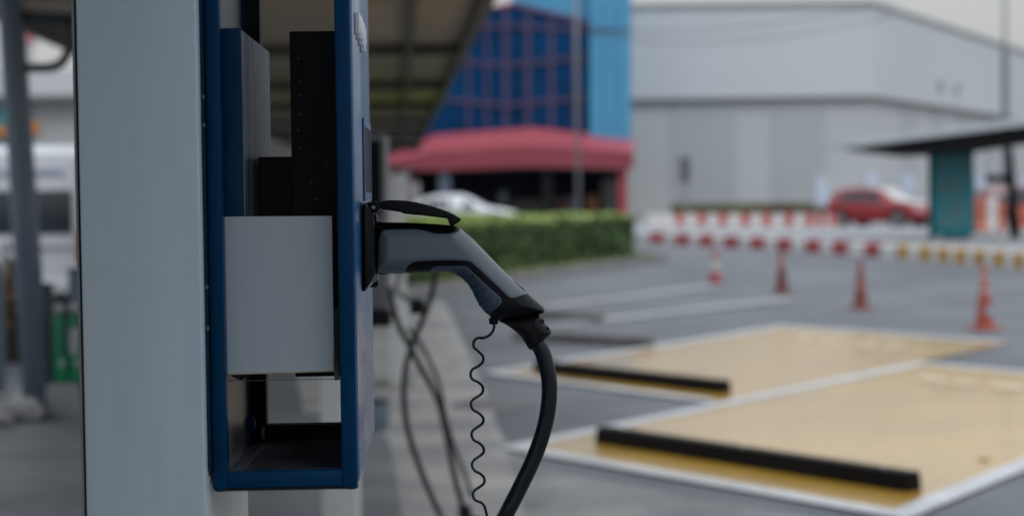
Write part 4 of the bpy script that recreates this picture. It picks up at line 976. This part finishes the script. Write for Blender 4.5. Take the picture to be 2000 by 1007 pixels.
# --- blue office building
Db = 100.0
o3 = (P(1000, 300, Db).x, Db, 0)
t = thing('office_building', 'blue glass office building with a red canopy band beyond the hedge', 'building', o3)
mGB = mat('deep_blue_glass', (.000, .045, .145), .5, .25, .25, spec=.1); mCy = mat('light_blue_cladding', (.06, .28, .48), .5, .04, .2); mMul = mat('purple_mullion', (.055, .04, .105), .5, .1, .5); mRedB = mat('red_fascia', (.34, .068, .09), .5, .05, .2)
def sb(px, D, th, name, m, par=t): return slab(px, D, th, name, m, par, o3)
fc = sb([(700, 275), (700, 20), (965, 12), (1000, 6), (1152, 44), (1152, 275)], Db + 1.5, 9, 'glass_facade', mGB)
sb([(962, 12), (1000, 4), (1000, 9), (962, 17)], Db + 1.3, .6, 'red_coping', mRedB); sb([(1000.2, 4), (1154, 42), (1154, 48), (1000.2, 10)], Db + 1.3, .6, 'red_coping', mat('dull_purple_coping', (.16, .06, .14), .5))
sb([(1152.5, 275), (1152.5, -70), (1232, -70), (1232, 275)], Db + .6, 10, 'blue_tower', mCy)
sb([(1000.5, 3.5), (1000.5, -70), (1152, -70), (1152, 41)], Db + 1.6, 8, 'upper_cladding', mCy)
sb([(1150, 62), (1232.5, 60), (1232.5, 56), (1150, 57)], Db + .5, .09, 'tower_joint', mat('tower_joint', (.03, .12, .24), .5))
for x in (915, 951, 988, 1031, 1077, 1122):
    dx = 5 if x in (988, 1031, 1077) else 3
    sb([(x - dx, 274), (x - dx, 14 + max(0, x - 1000) * .25), (x + dx, 14 + max(0, x - 1000) * .25), (x + dx, 274)], Db + 1.34, .15, 'mullion', mMul)
for (yl, ym, yr) in ((62, 50, 58), (119, 128, 111), (190, 205, 190)):
    for seg_ in (((720, yl - 8), (988, ym)), ((988, ym), (1151, yr))):
        (xa_, ya_), (xb_, yb_) = seg_
        sb([(xa_, ya_ + 4), (xa_, ya_ - 4), (xb_, yb_ - 4), (xb_, yb_ + 4)], Db + 1.3, .035, 'transom', mMul)
for i, x in enumerate((1178, 1205)):
    sb([(x - .8, 262), (x - .8, 0), (x + .8, 0), (x + .8, 262)], Db + .55, .04, 'cladding_joint', mat('cladding_joint', (.05, .19, .36), .5))
# red band, with an overhanging upper slope
band = MB()
up_ = [(700, 312), (757, 306), (848, 263), (1040, 249), (1238, 270)]; lo_ = [(700, 335), (757, 333), (848, 333), (1040, 325), (1238, 330)]
up3 = [P(*q, Db + 1.0) for q in up_]; mid3 = [P(a[0], a[1] + (b[1] - a[1]) * .45, Db - 1.2) for a, b in zip(up_, lo_)]; lo3 = [P(*q, Db - .9) for q in lo_]; bk3 = [P(*q, Db + 1.4) for q in lo_]
n = len(up_)
fs = []
for r_ in range(3):
    for i in range(n - 1): fs.append((r_ * n + i, r_ * n + i + 1, (r_ + 1) * n + i + 1, (r_ + 1) * n + i))
for i in range(n - 1): fs.append((3 * n + i, 3 * n + i + 1, i + 1, i))
fs += [(0, n, 2 * n, 3 * n), (n - 1, 2 * n - 1, 3 * n - 1, 4 * n - 1)]
band.add(up3 + mid3 + lo3 + bk3, fs); shift(band, o3).build('red_canopy_band', mRedB, t)
mDarkG = mat('dark_shopfront', (.006, .008, .015), .6, .5, .4, spec=.08)
zg = lambda: None
slabz(700, 1222, 333, Db + 3.5, 6, 'shopfront', mDarkG, t, o3)
slabz(1208, 1225, 330, Db - .5, .5, 'column', mat('red_column', (.32, .04, .06), .5), t, o3)
slabz(857, 879, 333, Db - .5, .5, 'column', mat('blue_grey_column', (.10, .13, .18), .5), t, o3)
slabz(793, 812, 345, Db - .4, .5, 'column', mat('maroon_column', (.12, .02, .04), .5), t, o3)
slabz(1060, 1078, 333, Db + 2.5, .4, 'column', mat('dark_column', (.02, .02, .03), .5), t, o3)
for (xa_, xb_, ya_, yb_, cm) in ((1085, 1105, 388, 412, (.10, .05, .04)), (1110, 1132, 384, 414, (.14, .11, .18)), (1145, 1168, 382, 418, (.20, .09, .03)), (1175, 1206, 350, 418, (.07, .075, .08)), (975, 990, 375, 400, (.16, .22, .20)), (1000, 1060, 390, 415, (.05, .055, .035))):
    slabz(xa_, xb_, ya_, Db + 3.2, .2, 'shop_display', mat('display_%d' % xa_, cm, .5), t, o3, ybot=yb_)
# low white guard hut left of it
q = P(772, 400, 70); o3h = (q.x, 70, 0)
t = thing('guard_hut', 'small white hut with a pale grey box on its side, left of the white saloon', 'hut', o3h)
slabz(742, 790, 333, 70, 2.5, 'wall', mat('hut_wall', (.36, .36, .36), .6, .05), t, o3h); slabz(790.2, 816, 356, 70.3, 1.2, 'wall_unit', mat('pale_unit', (.42, .43, .45), .5), t, o3h, ybot=388); slabz(735, 796, 328, 69.8, 3, 'roof', mKerb, t, o3h, ybot=332.5)

# --- lamp posts, sign post, flags, wires
mPole = mat('galvanised_pole', (.21, .225, .24), .5, .08, 1)
def pole(px, pyb, pyt, D, r_, name, label, cat, arm=None):
    b = P(px, pyb, D); tp_ = P(px, pyt, D); t = thing(name, label, cat, (b.x, D, 0.0))
    h = tp_.z
    MB().lathe([(r_ * 1.0, 0), (r_, h * .6), (r_ * .8, h)], (0, 0, 0), 14).build('pole', mPole, t, smooth=True)
    MB().lathe([(r_ * 2, 0), (r_ * 2, .04), (r_ * 1.1, .05)], (0, 0, 0), 14).build('base_flange', mPole, t)
    MB().tube([(0, 0, h - .1), (1.2, 0, h + .25)], .05, 10).build('arm', mPole, t)
    MB().box(1.0, 1.8, -.15, .15, h + .22, h + .36, .04).build('lamp_head', mPipeD, t, auto=True)
    return t
pole(1130, 415, -160, 78, .085, 'street_lamp', 'tall grey lamp post in front of the blue office building', 'street lamp')
t = pole(1964, 370, -140, 88, .09, 'street_lamp', 'thin lamp post rising above the right end of the warehouse', 'street lamp')
z1 = P(1964, 98, 88).z; MB().lathe([(.17, 0), (.17, z1), (.1, z1 + .2)], (0, 0, 0), 14).build('pole_sleeve', mat('dark_sleeve', (.17, .19, .21), .5), t)
b = P(1338, 400, 96); t = thing('road_sign', 'dark narrow sign on a thin post against the grey warehouse wall', 'sign', (b.x, 96, 0))
zt = P(1338, 306, 96).z; zb_ = P(1338, 356, 96).z
MB().tube([(0, .08, 0), (0, .08, zt)], .07, 10).build('post', mPole, t); MB().box(-.26, .26, -.04, .0, zb_, zt, .02).build('panel', mat('dark_sign_panel', (.07, .085, .095), .6), t)
mFlag = mat('pale_flag_cloth', (.46, .52, .64), .8, .05, .5)
for px, pt, pb, D_, lab in ((1605, 345, 402, 92, 'pale blue upright flag left of the red hatchback'), (1701, 333, 372, 92, 'pale blue upright flag showing above the roof of the red hatchback'), (1773, 338, 376, 92, 'pale blue upright flag between the red hatchback and the teal poster'), (1918, 338, 408, 80, 'whitish upright flag right of the teal poster board'), (1996, 350, 400, 82, 'pale flag at the right edge beyond the dark shelter post')):
    b = P(px, 420, D_); t = thing('feather_flag', lab, 'flag', (b.x, D_, 0), 0, 'upright flags by the warehouse')
    z1, z0 = P(px, pt, D_).z, P(px, pb, D_).z
    wv = .34 if px < 1900 else .28
    MB().tube([(-wv, .0, 0), (-wv, 0, z1)], .025, 8).build('pole', mPole, t)
    f_ = MB(); ns = 8; vs = []
    for i in range(ns + 1):
        z = z0 + (z1 - z0) * i / ns; ww = 2 * wv * (1 if i < ns - 1 else .75 if i < ns else .3)
        for j in range(5): x = -wv + .03 + ww * j / 4; vs.append((x, .03 * math.sin(j * 1.6 + i), z))
    n1_ = len(vs); vs += [(x, y + .012, z) for x, y, z in vs]
    fs = [(i * 5 + j, i * 5 + j + 1, (i + 1) * 5 + j + 1, (i + 1) * 5 + j) for i in range(ns) for j in range(4)]; fs += [tuple(v + n1_ for v in reversed(f)) for f in fs]
    f_.add(vs, fs).build('cloth', mFlag, t, smooth=True)
for k, (pa, pm, pb, lab) in enumerate((((1150, 52), (1400, 58), (1745, 8), 'upper overhead wire sagging across the white warehouse cladding'), ((1150, 66), (1420, 82), (1745, 30), 'lower overhead wire sagging across the white warehouse cladding'))):
    D_ = 78; a_, m_, c_2 = P(*pa, D_), P(*pm, D_), P(*pb, D_); pts = []
    for i in range(25):
        u = i / 24; pts.append(a_ * (2 * (u - .5) * (u - 1)) + m_ * (4 * u * (1 - u)) + c_2 * (2 * u * (u - .5)))
    # carry on beyond the frame to the right
    o = MB().tube(pts, .028, 6).build('overhead_wire', mat('wire_grey', (.12, .125, .13), .6), None)
    tag(o, lab, 'wire', 'overhead wires')
# low planting strip before the warehouse
a_, b_ = P(1312, 420, 104), P(1638, 420, 104)
t = thing('shrub_row', 'low olive green and reddish shrub strip along the foot of the warehouse', 'shrubs', (a_.x, 104, 0)); Ls = b_.x - a_.x
hs_ = P(1450, 399, 104).z
leaves(6000, lambda: (Vector((random.uniform(0, Ls), random.uniform(-.5, .5), random.uniform(0, 1) ** .6 * hs_)), Vector((0, -1, .4))), mat('olive_leaves', (.10, .11, .045), .7, .3, .4, tint=(.09, .045, .04)), 'foliage', t, .12)
MB().box(0.1, Ls - .1, -.3, .3, 0, hs_ * .8).build('inner_twigs', MATS['hedge_core'], t)

# --- shelter with poster board
Ds = G(1980, 486).y
bsh = P(1980, 486, Ds); o3 = (bsh.x, Ds, 0.26)
t = thing('shelter', 'dark roofed open shelter on the traffic island at the right', 'shelter', o3)
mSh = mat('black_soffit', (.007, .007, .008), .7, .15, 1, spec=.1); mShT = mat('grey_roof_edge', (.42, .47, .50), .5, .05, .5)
def P2(px, py, D): return P(px, py, D)
rf = MB()
fr_ = [P(1668, 280, Ds - 1.6), P(2120, 212, Ds - 1.6), P(2120, 230, Ds - 1.6), P(1668, 286, Ds - 1.6)]
yb0, yb1 = Ds - 1.6, Ds + 2.2
rf.prism([(q.x, q.z) for q in fr_], lambda x, z: (x, yb0, z), lambda x, z: (x, yb1, z)); shift(rf, o3).build('roof_sheet', mShT, t)
so_ = [P(1700, 283, Ds - 1.5), P(2120, 231, Ds - 1.5), P(2120, 268, Ds - 1.5), P(1990, 284, Ds - 1.5), P(1900, 298, Ds - 1.5), P(1822, 301, Ds - 1.5), P(1725, 289, Ds - 1.5)]
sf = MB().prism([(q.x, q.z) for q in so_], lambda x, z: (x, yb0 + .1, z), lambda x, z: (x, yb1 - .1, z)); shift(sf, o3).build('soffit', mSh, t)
def post(pxt, pyt, pxb, pyb, D_, ra_, rb_):
    a_, b_ = P(pxb, pyb, D_), P(pxt, pyt, D_); a_.z = .26
    m_ = MB().tube([a_, a_.lerp(b_, .35), b_], [ra_, (ra_ + rb_) / 2, rb_], 12); shift(m_, o3).build('post', mSh, t, smooth=True)
post(1971, 288, 1983, 486, Ds, .14, .085); post(1817, 298, 1826, 470, Ds + 2.0, .05, .05)
q0, q1 = P(1925, 342, Ds), P(1968, 356, Ds); shift(MB().box(q0.x, q1.x, Ds, Ds + .1, q1.z, q0.z, .01), o3).build('hanging_sign', mSh, t, auto=True)
bq = P(1862, 460, Ds); t = thing('poster_board', 'teal upright poster board with a muted faded picture under the shelter roof', 'poster board', (bq.x, Ds - .3, .26))
x0, x1 = P(1820, 400, Ds - .3).x - bq.x, P(1903, 400, Ds - .3).x - bq.x; z0, z1 = P(1862, 460, Ds - .3).z - .26, P(1862, 293, Ds - .3).z - .26
MB().box(x0, x1, 0, .12, z0, z1, .01).build('frame', mat('teal_board', (.001, .19, .23), .5, .12, .8, spec=.15), t, auto=True)
MB().box(x0 + .10, x1 - .08, -.004, -.0005, z0 + .16, z1 - .16).build('poster', mat('faded_poster', (.003, .20, .24), .6, .1, 2.2, tint=(.12, .13, .13), spec=.15), t)
MB().box(x0 - .05, x0 - .002, .0, .13, .0, z1).build('side_post', mSh, t); 
for x in (-.16, .16): MB().box(x - .05, x + .05, .03, .10, 0, z0 - .001).build('leg', mSh, t)
MB().box(-.3, .3, -.05, .2, 0, .06, .01).build('foot', mSh, t, auto=True)
